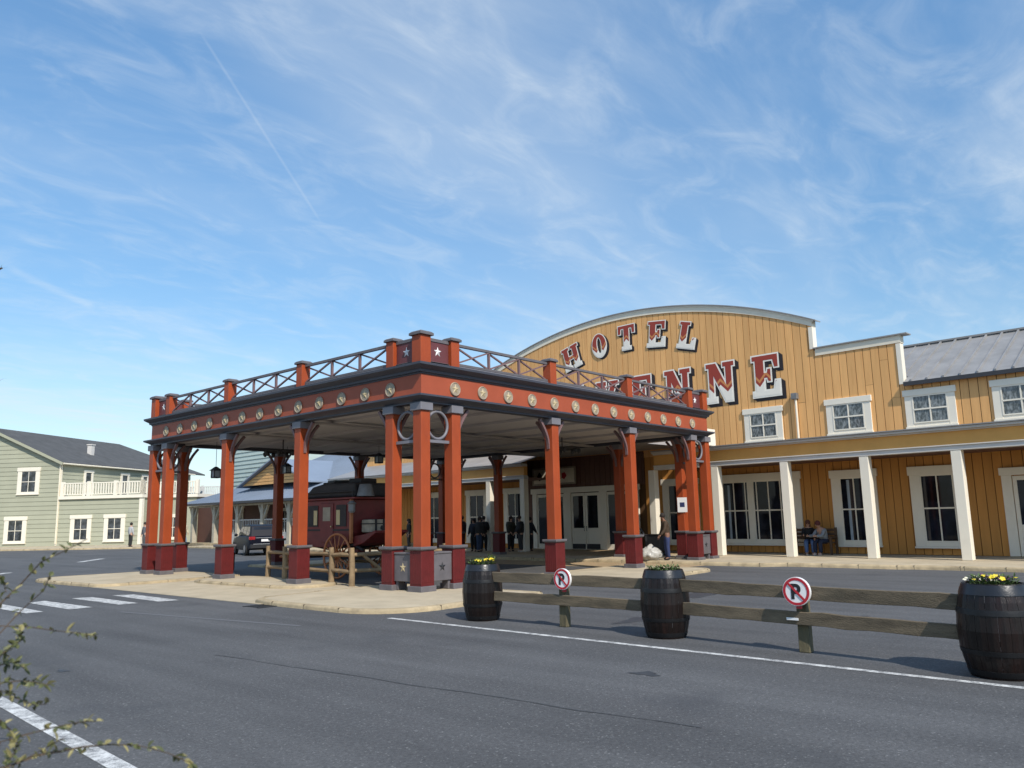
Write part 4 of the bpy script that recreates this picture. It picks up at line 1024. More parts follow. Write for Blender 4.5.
rf = MB(); rf.box(-hwid-.08, hwid+.08, -1.42, 1.5, 2.362, 2.42); rf.build('coach_roof', M['coach_red'], coach, .01)
rr = MB()
for sgn in (-1, 1):
    rr.tube([(sgn*.74,-1.3,2.42),(sgn*.74,-1.3,2.6),(sgn*.74,1.35,2.6),(sgn*.74,1.35,2.42)], .02, 6)
rr.build('roof_rail', M['iron'], coach)
lg = MB(); lg.prism([(-1.35,2.425),(-1.22,2.56),(-.85,2.80),(-.3,2.88),(1.3,2.86),(1.36,2.425)], 'x', -.66, .66); lg.build('roof_luggage', M['coach_dk'], coach, .07, seg=2)
for (x, y, z, dx, dy, dz, a) in ((-.2,-.75,2.83,.34,.28,.12,.2),(.15,-.1,2.88,.30,.34,.10,-.3),(-.1,.75,2.86,.36,.26,.15,.15)):
    tk_ = MB(); tk_.xf = Matrix.Translation((x,y,z)) @ Matrix.Rotation(a, 4, 'Z'); tk_.box(-dx,dx,-dy,dy,0,dz); tk_.build('roof_trunk', M['coach_dk'], coach, .03, seg=2)
bk = MB(); bk.lathe([(.27,0),(.25,.06),(.19,.34),(.17,.36)], 20, (.42, 1.55, 2.44)); bk.build('bucket', M['bucket'], coach, smooth=True)
# rear boot, world -y is local +y
bt = MB(); bt.prism([(1.23,1.25),(1.75,1.32),(2.25,1.42),(2.3,1.36),(1.7,1.05),(1.23,.95)], 'x', -.62, .62); bt.box(-.66,-.60,1.23,1.9,1.3,2.0); bt.build('rear_boot', M['coach_red'], coach, .015)
bl = MB(); bl.box(-.5,.42,1.36,1.85,1.36,1.74); trk = bl.build('trunk', M['canvas'], coach, .03, seg=2)
bl = MB()
for x in (-.34,-.04,.26): bl.box(x-.04,x+.04,1.35,1.86,1.35,1.75)
bl.box(-.52,.44,1.345,1.865,1.60,1.63); bl.build('strap', M['coach_dk'], trk)
bl = MB(); bl.prism([(-.04,1.56),(.06,1.56),(.10,1.48),(.01,1.40),(-.08,1.48)], 'y', 1.858, 1.875); bl.build('lock_plate', M['iron'], trk)
ln = MB(); ln.lathe([(.07,0),(.1,.05),(.1,.25),(.14,.27),(.05,.36)], 10, (.8, 1.38, 1.95)); ln.build('coach_lamp', M['bucket'], coach)
sc_ = MB()
for k in range(3): sc_.ring((.735, 1.0+.0*k, 1.0), .001, .0005) if False else None
ua = MB()
for y in (-1.3, .8): ua.box(-.86,.86,y-.05,y+.05,.56,.66)
ua.box(-.08,.08,-1.4,1.0,.66,.74)
for sgn in (-1, 1): ua.tube([(sgn*.55,-1.5,.8),(sgn*.55,-1.2,1.0),(sgn*.55,0,.86),(sgn*.55,1.2,1.0),(sgn*.55,1.6,.85)], .045, 8)
ua.build('undercarriage', M['coach_dk'], coach)
dr = MB(); dr.box(-.6,.6,-1.95,-1.29,1.35,1.45); dr.box(-.6,.6,-2.1,-1.95,1.0,1.6); dr.box(-.5,.5,-1.5,-1.3,1.45,2.1); dr.build('driver_box', M['coach_red'], coach, .015)
tg = MB(); tg.tube([(0,-1.3,.6),(0,-3.6,.55)], .05, 8); tg.build('drawbar', M['wheel_paint'], coach)
def cwheel(R, spokes):
    w = MB().ring((0,0,0), R-.035, .036, 'x', 40, 8)
    t = MB(); 
    w.lathe([(.02,-.001)],3) if False else None
    h = MB(); h.tube([(-.13,0,0),(-.05,0,0),(.05,0,0),(.15,0,0)], [.07,.1,.1,.06], 12)
    sp = MB()
    for i in range(spokes):
        a = 2*PI*i/spokes; sp.tube([(0,.09*math.cos(a),.09*math.sin(a)),(0,(R-.05)*math.cos(a),(R-.05)*math.sin(a))], [.026,.019], 6)
    return w, h, sp
for R, y in ((.68, .78), (.54, -1.3)):
    for sgn in (-1, 1):
        w, h, sp = cwheel(R, 14 if R > .6 else 12)
        o = w.build('wheel', M['wheel_paint'], coach, smooth='all', loc=(sgn*.88, y, R+.0))
        h.build('hub', M['wheel_paint'], o, smooth=True); sp.build('spoke_set', M['wheel_paint'], o, smooth='all')

# log fence round the coach
lf = thing('log_fence', 'low pole fence of peeled logs in front of the stagecoach', 'fence')
lpts = [(1.1, 8.3), (.82, 6.95), (.68, 4.45), (.65, 3.5), (2.1, 3.3), (3.8, 3.2), (4.1, 5.0), (4.0, 8.0)]
for (x, y) in lpts:
    p = MB(); p.tube([(x,y,0),(x+.01,y,.55),(x,y+.01,1.02)], [.085,.078,.07], 9); p.build('post', M['log'], lf, smooth=True)
for i in range(len(lpts)-1):
    for z in (.84, .40):
        a, c = lpts[i], lpts[i+1]
        q = MB(); q.tube([(a[0],a[1],z+random.uniform(-.03,.03)),((a[0]+c[0])/2,(a[1]+c[1])/2,z),(c[0],c[1],z+random.uniform(-.03,.03))], [.05,.055,.045], 8); q.build('rail', M['log'], lf, smooth=True)
q = MB(); q.tube([(1.0,3.45,.8),(1.9,3.33,.15)], .045, 8); q.build('brace', M['log'], lf, smooth=True)

# ------------------------------------------------------------------ barrels, flowers, rail fences, signs
BPOS = [(-2.50, -4.33), (-2.50, -7.98), (-2.97, -12.29)]
def brr(z):   # barrel radius profile
    t = (z-.475)/.475; return .352-.080*t*t
BLAB = ['dark oak barrel planter at the left end of the fence, nearest the canopy', 'dark oak barrel planter in the middle, between the two rail fences', 'large dark oak barrel planter at the right edge, by the second sign']
barrel = thing('barrel_planter', BLAB[0], 'barrel', (*BPOS[0], 0), 0, 'barrel planters along the fence')
b = MB(); NS = 22
for i in range(NS):
    a0, a1 = 2*PI*(i+.015)/NS, 2*PI*(i+.985)/NS; am = (a0+a1)/2
    zs = [0, .08, .18, .3, .475, .65, .77, .87, .95]
    vs = []
    for z in zs:
        r = brr(z); vs += [((r-.003)*math.cos(a0), (r-.003)*math.sin(a0), z), ((r+.002)*math.cos(am), (r+.002)*math.sin(am), z), ((r-.003)*math.cos(a1), (r-.003)*math.sin(a1), z), ((r-.04)*math.cos(am), (r-.04)*math.sin(am), z)]
    fs = []
    for k in range(len(zs)-1):
        for j in range(4): fs.append((k*4+j, k*4+(j+1) % 4, (k+1)*4+(j+1) % 4, (k+1)*4+j))
    fs += [(3,2,1,0), tuple(len(zs)*4-4+j for j in range(4))]
    b._add(vs, fs)
b.build('staves', M['barrel'], barrel)
for z0, z1, mt in ((.02,.085,'hoop'), (.235,.29,'hoop'), (.635,.70,'hoop'), (.835,.945,'hoop_top')):
    h = MB(); h.lathe([(brr(z0)-.01,z0),(brr(z0)+.006,z0+.004),(brr((z0+z1)/2)+.007,(z0+z1)/2),(brr(z1)+.006,z1-.004),(brr(z1)-.01,z1)], 40, capb=False, capt=False); ho = h.build('hoop', M[mt], barrel, smooth=True)
    rv = MB(); rv.ball((-(brr((z0+z1)/2)+.006)*.8, -(brr((z0+z1)/2)+.006)*.6, (z0+z1)/2), .013, 8, 5); rv.build('rivet', M[mt], ho)
sl2 = MB(); sl2.lathe([(.05,.90),(.2,.905),(brr(.9)-.03,.90)], 24, capb=False, capt=False); sl2._add([(0,0,.90)]+[(.06*math.cos(2*PI*i/12),.06*math.sin(2*PI*i/12),.9) for i in range(12)], [(0,1+i,1+(i+1)%12) for i in range(12)])
sl2.build('soil', M['soil'], barrel)
for i in (1, 2):
    c = copy_tree(barrel); c.location = (*BPOS[i], 0); c.scale = ((1,1,1),(1.1,1.1,1.0))[i-1]; c['label'] = BLAB[i]; c.rotation_euler = (0,0,i*1.1)
def leaf(bm_, p, d, up, L_, w, curl=.15):
    d = Vector(d).normalized(); up = Vector(up); s_ = d.cross(up)
    if s_.length < 1e-3: s_ = d.cross(Vector((1,0,0)))
    s_.normalize(); n_ = s_.cross(d)
    p = Vector(p)
    pts = [p, p+d*L_*.35+s_*w*.5+n_*curl*w, p+d*L_*.7+s_*w*.38+n_*curl*w*.6, p+d*L_-n_*curl*L_*.3, p+d*L_*.7-s_*w*.38+n_*curl*w*.6, p+d*L_*.35-s_*w*.5+n_*curl*w, p+d*L_*.5]
    bm_._add(pts, [(0,1,6),(1,2,6),(2,3,6),(3,4,6),(4,5,6),(5,0,6)])
FL = ['low leafy plants with yellow blooms in the left barrel nearest the canopy', 'sparse green seedlings growing in the middle barrel', 'full yellow and dark pansies growing in the right edge barrel']
for i, (bx, by) in enumerate(BPOS):
    f = thing('pansies', FL[i], 'flowers', (bx, by, .9), 0, 'flowers in the barrels')
    lv = MB(); rnd = random.Random(i+3); nl = (420, 300, 600)[i]; hmax = (.12, .085, .11)[i]
    for k in range(nl):
        a = rnd.uniform(0, 2*PI); r = .235*math.sqrt(rnd.random()); z = rnd.uniform(.0, hmax)
        leaf(lv, (r*math.cos(a), r*math.sin(a), z), (math.cos(a+rnd.uniform(-1,1)), math.sin(a+rnd.uniform(-1,1)), rnd.uniform(.1,1.2)), (0,0,1), rnd.uniform(.03,.055), rnd.uniform(.015,.028))
    if i == 0:
        for k in range(30): leaf(lv, (.12+rnd.uniform(-.05,.05), -.1+rnd.uniform(-.05,.05), rnd.uniform(.08,.17)), (rnd.uniform(-1,1), rnd.uniform(-1,1), 1.2), (0,0,1), .07, .02)
    lv.build('leaves', M['leaf'], f)
    def flower(mb, c, r):
        c = Vector(c); tl = Vector((rnd.uniform(-.9,.1), rnd.uniform(-.9,.1), rnd.uniform(.5,1))).normalized()
        u = tl.cross(Vector((0,0,1))).normalized() if abs(tl.z) < .99 else Vector((1,0,0)); v = u.cross(tl)
        for q in range(5):
            a = 2*PI*q/5; d = u*math.cos(a)+v*math.sin(a); leaf(mb, c, d+tl*.15, tl, r, r*.95, .1)
    nf, npu = ((12, 1), (0, 0), (11, 12))[i]
    fy = MB()
    for k in range(nf):
        a = rnd.uniform(0, 2*PI); r = .22*math.sqrt(rnd.random()); flower(fy, (r*math.cos(a), r*math.sin(a), hmax*rnd.uniform(.75,1.15)), rnd.uniform(.024,.034))
    if nf: fy.build('yellow_blooms', M['yellow'], f)
    if npu:
        fp = MB()
        for k in range(npu):
            a = rnd.uniform(0, 2*PI); r = .2*math.sqrt(rnd.random()); flower(fp, (r*math.cos(a), r*math.sin(a), hmax*rnd.uniform(.7,1.05)), .03)
        fp.build('dark_blooms', M['purple'], f)
    if i == 2:
        fw = MB()
        for k in range(9):
            flower(fw, (rnd.uniform(-.2,.1), rnd.uniform(-.05,.24), hmax*rnd.uniform(.7,1.0)), .022)
        fw.build('cream_blooms', M['whitepetal'], f)

def wobble_plank(p, q, h, th, n=14, amp=.008, seed=0):
    rnd = random.Random(seed); p = Vector(p); q = Vector(q); d = (q-p).normalized(); s_ = d.cross(Vector((0,0,1)))
    b = MB(); vs = []
    for i in range(n+1):
        c = p.lerp(q, i/n); w0 = rnd.uniform(-amp, amp); w1 = rnd.uniform(-amp, amp); w2 = rnd.uniform(-amp, amp)*.5
        for sx, sz in ((-1,-1),(1,-1),(1,1),(-1,1)): vs.append(c+s_*(sx*th/2+w2)+Vector((0,0,sz*h/2+(w1 if sz > 0 else w0))))
    fs = [(i*4+j, i*4+(j+1) % 4, (i+1)*4+(j+1) % 4, (i+1)*4+j) for i in range(n) for j in range(4)]+[(3,2,1,0), tuple(n*4+j for j in range(4))]
    b._add(vs, fs); return b
FLAB = ['weathered two rail wooden fence between the left and middle barrels', 'weathered two rail wooden fence between the middle and right barrels']
for i, (pa, pb_, py) in enumerate(((BPOS[0], BPOS[1], -6.10), (BPOS[1], BPOS[2], -10.09))):
    fx = (-2.42, -2.52)[i]
    f = thing('rail_fence', FLAB[i], 'fence', (fx, py, 0), 0, 'rail fences between the barrels')
    ya, yb = pa[1]-.26-py, pb_[1]+.26-py
    xa, xb = pa[0]-fx, pb_[0]-fx
    wobble_plank((xa-.05, ya, .735), (xb-.05, yb, .735), .165, .05, seed=i).build('upper_rail', M['wood_old'], f, .006)
    wobble_plank((xa-.05, ya, .42), (xb-.05, yb, .42), .165, .05, seed=i+9).build('lower_rail', M['wood_old'], f, .006)
    xr = xa-.05+(xb-xa)*(0-ya)/(yb-ya)+.096
    p = MB(); p.frustum(xr, 0, 0, .80, .062, .072, .058, .068); p.build('post', M['post_old'], f, .01)
    if i == 1:
        s_ = MB(); s_.box(xr-.133, xr-.124, .02, .17, .395, .425); s_.build('small_plate', M['sign_w'], f)
# no-parking signs
def disc(R, y0, y1, n=40): return MB().prism([(R*math.cos(2*PI*i/n), R*math.sin(2*PI*i/n)) for i in range(n)], 'y', y0, y1)
def annulus(r0, r1, y0, y1, n=40):
    b = MB(); vs = []; 
    for r, y in ((r0,y0),(r1,y0),(r1,y1),(r0,y1)): vs += [(r*math.cos(2*PI*i/n), y, r*math.sin(2*PI*i/n)) for i in range(n)]
    b._add(vs, [(k*n+i, k*n+(i+1) % n, ((k+1) % 4)*n+(i+1) % n, ((k+1) % 4)*n+i) for k in range(4) for i in range(n)]); return b
def p_glyph():
    o = [(0,0),(.16,0),(.16,.36),(.32,.36)]+[(.32+.32*math.cos(R_(a)), .68+.32*math.sin(R_(a))) for a in range(-90, 91, 15)]+[(0,1)]
    i_ = [(.16,.52),(.16,.84),(.30,.84)]+[(.30+.16*math.cos(R_(a)), .68+.16*math.sin(R_(a))) for a in range(75, -91, -15)]
    return [o, i_]
SLAB = ['small round no parking sign on the left fence post, near the canopy', 'round no parking sign on the right fence post, larger and nearer']
SG = thing('no_parking_sign', SLAB[0], 'sign', (-2.61, -6.19, .755), -PI/2, 'no parking signs on the fence')
disc(.165, -.012, .03).build('sign_disc', M['sign_w'], SG, smooth=True)
annulus(.128, .158, -.016, -.0125).build('red_ring', M['sign_r'], SG)
vs, fs = outline_mesh(p_glyph(), .165, 0.006, .004); b = MB(); b._add([(x-.055, y-.0148, z-.082) for x, y, z in vs], fs); b.build('letter_p', M['sign_k'], SG)
b = MB(); b.bar((-.095, -.0195, .095), (.095, -.0195, -.095), .0035, .026, (.7,0,.7)); b.build('red_slash', M['sign_r'], SG)
b = MB(); b.box(-.03,.03,.031,.06,-.2,.05); b.build('sign_bracket', M['sign_r'], SG)
c = copy_tree(SG); c.location = (-2.875, -10.10, .755); c['label'] = SLAB[1]; c.scale = (1.06,1.06,1.06)

# ------------------------------------------------------------------ dark SUV by the annex
cpos = gz(266, 555.5); car = thing('parked_car', 'dark blue estate SUV parked by the annex, seen from behind', 'car', (cpos.x, cpos.y, 0), R_(72)-PI/2)
# local +y forward, rear at y=0
def loft(secs):
    b = MB(); n = len(secs[0]); vs = [p for s in secs for p in s]
    fs = [(k*n+i, k*n+(i+1) % n, (k+1)*n+(i+1) % n, (k+1)*n+i) for k in range(len(secs)-1) for i in range(n)]
    fs += [tuple(range(n-1,-1,-1)), tuple(range((len(secs)-1)*n, len(secs)*n))]
    b._add(vs, fs); return b
def sec(y, w, z0, z1, wt=None):
    wt = wt or w*.93; zm = z0+(z1-z0)*.55
    return [(-w*.95,y,z0),(w*.95,y,z0),(w,y,zm),(wt,y,z1-.03),(wt-.06,y,z1),(-wt+.06,y,z1),(-wt,y,z1-.03),(-w,y,zm)]
loft([sec(0,.84,.45,.95),sec(.12,.90,.32,1.02),(sec(.9,.93,.28,1.04)),sec(2.6,.93,.28,1.03),sec(3.3,.92,.28,1.0),sec(4.1,.89,.3,.9),sec(4.5,.78,.36,.74)]).build('body', M['car'], car, .03, smooth=True, seg=2)
loft([[(-.80,.10,1.0),(.80,.10,1.0),(.72,.38,1.56),(-.72,.38,1.56)],[(-.84,.9,1.02),(.84,.9,1.02),(.71,.9,1.64),(-.71,.9,1.64)],[(-.84,2.2,1.02),(.84,2.2,1.02),(.70,2.0,1.63),(-.70,2.0,1.63)],[(-.80,3.1,1.0),(.80,3.1,1.0),(.66,2.45,1.55),(-.66,2.45,1.55)]]).build('cabin', M['car'], car, .03, smooth=True, seg=2)
b = MB(); b.hexa([(-.66,.145,1.07),(.66,.145,1.07),(.66,.18,1.07),(-.66,.18,1.07),(-.60,.345,1.5),(.60,.345,1.5),(.6,.37,1.5),(-.6,.37,1.5)]); b.build('rear_window', M['car_glass'], car)
for sgn in (-1, 1):
    for y0, y1, t0, t1 in ((.42,1.02,.60,1.02),(1.1,1.95,1.1,1.9),(2.03,2.85,1.98,2.4)):
        b = MB(); X0, X1 = sgn*.845, sgn*.735
        b.hexa([(X0,y0,1.07),(X0,y1,1.07),(X0-sgn*.03,y1,1.07),(X0-sgn*.03,y0,1.07),(X1,t0,1.52),(X1,t1,1.52),(X1-sgn*.03,t1,1.52),(X1-sgn*.03,t0,1.52)]); b.build('side_window', M['car_glass'], car)
    b = MB(); b.box(min(sgn*.58,sgn*.9),max(sgn*.58,sgn*.9),-.01,.12,.83,1.0); b.build('tail_light', M['tail'], car, .02)
    b = MB(); b.ball((sgn*1.0,2.75,1.08),.1,10,7,(1,.6,.8)); b.build('mirror', M['car'], car, smooth='all')
    for y in (.85, 3.55):
        w = MB(); w.tube([(-.11,0,0),(-.09,0,0),(.09,0,0),(.11,0,0)],[.30,.345,.345,.30],28); wo = w.build('wheel', M['tyre'], car, smooth=True, loc=(sgn*.84,y,.345))
        r = MB(); r.tube([(sgn*.08,0,0),(sgn*.118,0,0)],[.22,.2],20)
        r.build('rim', M['rim'], wo, smooth=True)
b = MB(); b.box(-.85,.85,-.09,.1,.38,.60); b.build('bumper', M['black_plastic'], car, .03)
b = MB(); b.box(-.7,.7,-.10,-.085,.60,.63); b.box(-.55,.55,-.02,.02,.92,.95); b.build('chrome_strip', M['chrome'], car)
b = MB(); b.box(-.27,.27,-.03,.0,.74,.86); b.build('number_plate', M['sign_w'], car)

# ------------------------------------------------------------------ people
def skin_obj(name, chains, m, parent, sub=1):
    """chains: list of (list of (x,y,z,r), attach) where attach=(chain, index) or None"""
    vs = []; es = []; rad = []; roots = []; idx = []
    for pts, att in chains:
        ids = []
        for i, (x, y, z, r) in enumerate(pts):
            vs.append((x,y,z)); rad.append(r); ids.append(len(vs)-1)
            if i: es.append((ids[i-1], ids[i]))
        if att is not None: es.append((idx[att[0]][att[1]], ids[0]))
        else: roots.append(ids[0])
        idx.append(ids)
    me = bpy.data.meshes.new(name); me.from_pydata(vs, es, []); me.materials.append(m)
    o = bpy.data.objects.new(name, me); COL.objects.link(o); o.parent = parent
    md_ = o.modifiers.new('Skin', 'SKIN'); md_.use_smooth_shade = True
    lay = me.skin_vertices[0].data
    for i, r in enumerate(rad): lay[i].radius = (r, r); lay[i].use_root = i in roots
    sb = o.modifiers.new('Subdiv', 'SUBSURF'); sb.levels = sub; sb.render_levels = sub
    return o
def person(label, loc, rz, pose='stand', h=1.75, top=('navy_coat', (.02,.022,.03)), legs=('dark_trousers', (.02,.022,.03)), shoes=('black_shoes', (.02,.02,.02)), hair=(.03,.02,.015), skin='skin', hairlen=0, group=None, lean=0., arms=((.0,.04),(.0,.04)), turn=0., hood=False, bulk=0.):
    t = thing('person', label, 'person', loc, rz, group); s = h/1.75
    T = Matrix.Scale(s, 4)
    sit = pose == 'sit'
    zp = .52 if sit else .93
    L = lean
    def tor(x, y, z, r):   # lean forwards about the hip
        dz = z-.93; return (x, y+math.sin(L)*dz, zp+math.cos(L)*dz, r)
    spine = [tor(0,0,.93,.14), tor(0,0,1.08,.13), tor(0,0,1.28,.155), tor(0,0,1.42,.10), tor(0,.01,1.50,.055), tor(0,.035,1.57,.062), tor(0,.03,1.645,.092), tor(0,.015,1.72,.075)]
    armL = []
    for i, sx in enumerate((-1, 1)):
        fwd, out = arms[i]
        sh_ = tor(sx*.175,0,1.40,.062)
        el = (sx*(.215+out), sh_[1]+math.sin(fwd)*.28, sh_[2]-math.cos(fwd)*.28, .046)
        f2 = fwd*1.9+.25
        wr = (sx*(.225+out*1.2-.02*abs(f2)), el[1]+math.sin(f2)*.25, el[2]-math.cos(f2)*.25, .03)
        pm_ = (wr[0], wr[1]+math.sin(f2)*.085, wr[2]-math.cos(f2)*.085, .033)
        armL.append((sh_, el, wr, pm_, f2, sx))
    lg = []
    for sx in (-1, 1):
        if sit:
            kn = (sx*.12, .43, .52, .07); an = (sx*.12, .44, .10, .045); to = (sx*.13, .60, .05, .035); hip = (sx*.09, .02, .53, .1)
        elif pose == 'walk':
            f = sx*.22; kn = (sx*.095, f*.7+.05, .50, .068); an = (sx*.095, f*1.35-.02, .10 if sx > 0 else .13, .043); to = (sx*.10, f*1.35+.13, .045, .035); hip = (sx*.09, 0, .90, .1)
        else:
            kn = (sx*.10, .02, .50, .068); an = (sx*.105, -.02, .10, .043); to = (sx*.12, .13, .045, .035); hip = (sx*.09, 0, .90, .1)
        lg.append((hip, kn, an, to))
    sc = lambda pts, dr=0: [(x*s, y*s, z*s, (r+dr)*s) for x, y, z, r in pts]
    ch_ = [(sc(spine), None)]
    for sh_, el, wr, pm_, f2, sx in armL: ch_.append((sc([sh_, el, wr, pm_]), (0, 3)))
    for hip, kn, an, to in lg: ch_.append((sc([hip, kn, an, to]), (0, 0)))
    # fingers: short chains rooted inside the palm
    for sh_, el, wr, pm_, f2, sx in armL:
        d = Vector((0, math.sin(f2), -math.cos(f2))); side = Vector((0, math.cos(f2), math.sin(f2)))
        P0 = Vector(pm_[:3])
        for k, (o_, ln_) in enumerate(((-.024,.07),(-.008,.08),(.008,.075),(.024,.058))):
            b0 = P0+d*.01+side*(-o_); b1 = b0+d*ln_*.55; b2 = b1+(d*.75+Vector((-sx*.6,0,0)))*ln_*.45
            ch_.append((sc([(*b0,.010), (*b1,.009), (*b2,.007)]), None))
        b0 = P0-d*.02+side*.02; b1 = b0+(d*.5+side*.8)*.04; b2 = b1+d*.03
        ch_.append((sc([(*b0,.011), (*b1,.010), (*b2,.008)]), None))
    # nose
    hd = Vector(spine[6][:3]); fw = Vector((0, math.cos(L*.5), -math.sin(L*.5)))
    n0 = hd+fw*.075; n1 = hd+fw*.112+Vector((0,0,-.012)); ch_.append((sc([(*n0,.014), (*n1,.012)]), None))
    for sx in (-1, 1):
        e0 = hd+Vector((sx*.082,0,0)); ch_.append((sc([(*e0,.012),(*(e0+Vector((sx*.008,-.01,.022))),.012)]), None))
    skin_obj('body', ch_, M[skin], t)
    tm = cloth(*top); lm = cloth(*legs)
    sp_ = [(x,y,z,r+.022+bulk) for x,y,z,r in spine[:4]]; sp_[0] = (sp_[0][0], sp_[0][1], sp_[0][2]-.12, .17+bulk*.7)
    cj = [(sc(sp_), None)]
    for sh_, el, wr, pm_, f2, sx in armL: cj.append((sc([(*sh_[:3], sh_[3]+.02+bulk*.6), (*el[:3], el[3]+.02+bulk*.6), (*(Vector(el[:3]).lerp(Vector(wr[:3]), 1.06)), wr[3]+.022)]), (0, 2)))
    if hood: cj.append((sc([tor(0,-.03,1.5,.1), tor(0,-.02,1.6,.115), tor(0,-.02,1.68,.115)]), (0, 3)))
    skin_obj('jacket', cj, tm, t)
    cj = [(sc([(*spine[0][:3], .15), (*(Vector(spine[0][:3])+Vector((0,0,.08))), .14)]), None)]
    for hip, kn, an, to in lg: cj.append((sc([(*hip[:3], hip[3]+.012+bulk*.4), (*kn[:3], kn[3]+.018+bulk*.3), (an[0], an[1], an[2]-.03, an[3]+.024)]), (0, 0)))
    skin_obj('trousers', cj, lm, t)
    for hip, kn, an, to in lg: skin_obj('shoe', [(sc([(an[0],an[1]-.03,.055,.05), (an[0],an[1]+.08,.05,.05), (*to[:3],.042)]), None)], cloth(*shoes), t)
    hm = cloth('hair_%02d%02d' % (int(hair[0]*99), int(hair[1]*99)), hair)
    hb = MB(); c_ = hd+Vector((0,-.018,.03)); hb.ball(tuple(c_*s), .108*s, 12, 8, (.95,1.02,.98))
    if hairlen: hb.ball(tuple((hd+Vector((0,-.06,-.07)))*s), .10*s, 10, 8, (.95,.6,1.4))
    hb.build('hair', hm, t, smooth='all')
    for sx in (-1, 1):
        ey = MB(); ey.ball(tuple((hd+fw*.088+Vector((sx*.034,0,.012)))*s), .012*s, 8, 5); ey.build('eye', M['sign_k'], t)
    mo = MB(); p = (hd+fw*.085+Vector((0,0,-.055)))*s; mo.box(p.x-.022*s, p.x+.022*s, p.y-.01*s, p.y+.012*s, p.z-.006*s, p.z+.006*s); mo.build('mouth', cloth('lips', (.25,.09,.07)), t)
    return t
def face_to(p, q): return math.atan2(q[1]-p[1], q[0]-p[0])-PI/2
blk = ('black_coat', (.012,.012,.014)); nav = ('navy_coat', (.016,.018,.03)); jean = ('blue_jeans', (.05,.08,.16)); dkj = ('dark_trousers', (.016,.017,.022)); wsh = ('white_shoes', (.6,.58,.55))
mp_ = gz(668, 560, .12)
person('man in brown jacket and blue jeans standing beside the white rubbish bag', (mp_.x, mp_.y, .12), R_(48), h=1.64, top=('brown_jacket', (.05,.03,.016)), legs=('indigo_jeans', (.022,.035,.10)), skin='skin_dark', hair=(.02,.015,.012), lean=.16, arms=((.25,.02),(.1,.03)))
# bench with two people in front of the twin window
bp_ = hw(2.78, 1.9, .12)
bench = thing('bench', 'brown wooden bench on the porch beside a white post', 'bench', bp_, HROT)
b = MB()
for k in range(4): b.box(-.8, .8, -.22+k*.115, -.12+k*.115, .42, .45)
b.build('seat', cloth('bench_wood', (.10,.055,.03)), bench)
b = MB()
for k in range(3): b.box(-.8, .8, .27, .30, .55+k*.14, .66+k*.14)
b.build('backrest', cloth('bench_wood', (.10,.055,.03)), bench)
for sgn in (-1, 1):
    b = MB(); b.box(sgn*.78-.04, sgn*.78+.04, -.24, -.17, 0, .62); b.build('leg', cloth('bench_wood', ()), bench)
    b = MB(); b.box(sgn*.78-.04, sgn*.78+.04, .255, .33, 0, .98); b.build('leg', cloth('bench_wood', ()), bench)
    b = MB(); b.box(sgn*.78-.05, sgn*.78+.05, -.26, .25, .62, .66); b.build('armrest', cloth('bench_wood', ()), bench)
sp1 = hw(2.66, 1.85, .09); sp2 = hw(3.3, 1.85, .09)
person('person with long hair in black jacket and blue jeans seated on the porch bench', (sp1.x, sp1.y, sp1.z), HROT+PI+.45, 'sit', 1.7, blk, ('mid_blue_jeans', (.08,.14,.28)), wsh, (.10,.035,.02), hairlen=1, lean=.22, arms=((.5,.0),(.7,.0)))
person('person in grey hooded top and dark trousers seated leaning forward on the porch bench', (sp2.x, sp2.y, sp2.z), HROT+PI-.3, 'sit', 1.75, ('grey_hoodie', (.24,.26,.28)), ('navy_trousers', (.02,.025,.05)), ('pink_shoes', (.6,.48,.43)), (.12,.03,.025), lean=.5, arms=((.7,-.02),(.7,-.02)))
crowd = [((463, 551.5), ('dark_maroon_coat', (.04,.014,.016)), dkj, 1.72, 30, 0), ((474, 551.5), nav, dkj, 1.60, 100, 1), ((484, 551), blk, dkj, 1.68, -60, 0), ((511, 551.5), ('dark_olive_coat', (.03,.03,.02)), dkj, 1.65, 170, 1), ((521, 552), blk, ('charcoal_trousers', (.03,.03,.033)), 1.66, 60, 0), ((530, 551), nav, dkj, 1.58, -90, 0), ((479, 552), ('charcoal_coat', (.035,.035,.038)), jean, 1.66, 200, 0)]
CLB = ['person in dark maroon coat standing furthest left in the dark group by the porch', 'person in navy coat with long hair second from left in the porch group', 'person in black coat standing just left of the dark rear column', 'person in dark olive coat with long hair just right of the dark rear column', 'person in black coat and white shoes waiting near the entrance doors', 'person in navy coat standing closest to the entrance door frame', 'person in charcoal coat and jeans at the middle of the left dark group']
for ((u, v), tp_, lg_, hh, a, hl), lb in zip(crowd, CLB):
    q = gz(u, v, .12); person(lb, (q.x, q.y, .12), R_(a), 'stand', hh, tp_, lg_, wsh if 'white shoes' in lb else ('black_shoes', (.02,.02,.02)), hairlen=hl, group='people waiting by the porch', bulk=.05, arms=((.08+.005*(int(u*7) % 50),.03),(.05+.006*(int(u*13) % 50),.02)), lean=.01*(int(u*3) % 9))
q = gz(409, 548.5, .12); person('person in long black coat seen between the near corner columns', (q.x, q.y, .05), R_(60), 'stand', 1.7, blk, dkj, hood=True)
q = hw(-45.9, -1.0, .12); person('person in cream jacket and pale jeans walking on the annex pavement', (q.x, q.y, .12), R_(200), 'walk', 1.85, ('cream_jacket', (.62,.57,.44)), ('pale_jeans', (.16,.24,.34)), wsh)
q = gz(130, 546.8, .12); person('person in pale grey top and black leggings standing before the sage green house', (q.x, q.y, .12), R_(-80), 'stand', 1.8, ('pale_grey_top', (.42,.42,.42)), ('black_leggings', (.02,.02,.02)), hair=(.02,.015,.01))
bgp = q+Vector((-.6,-.2,.12)); 
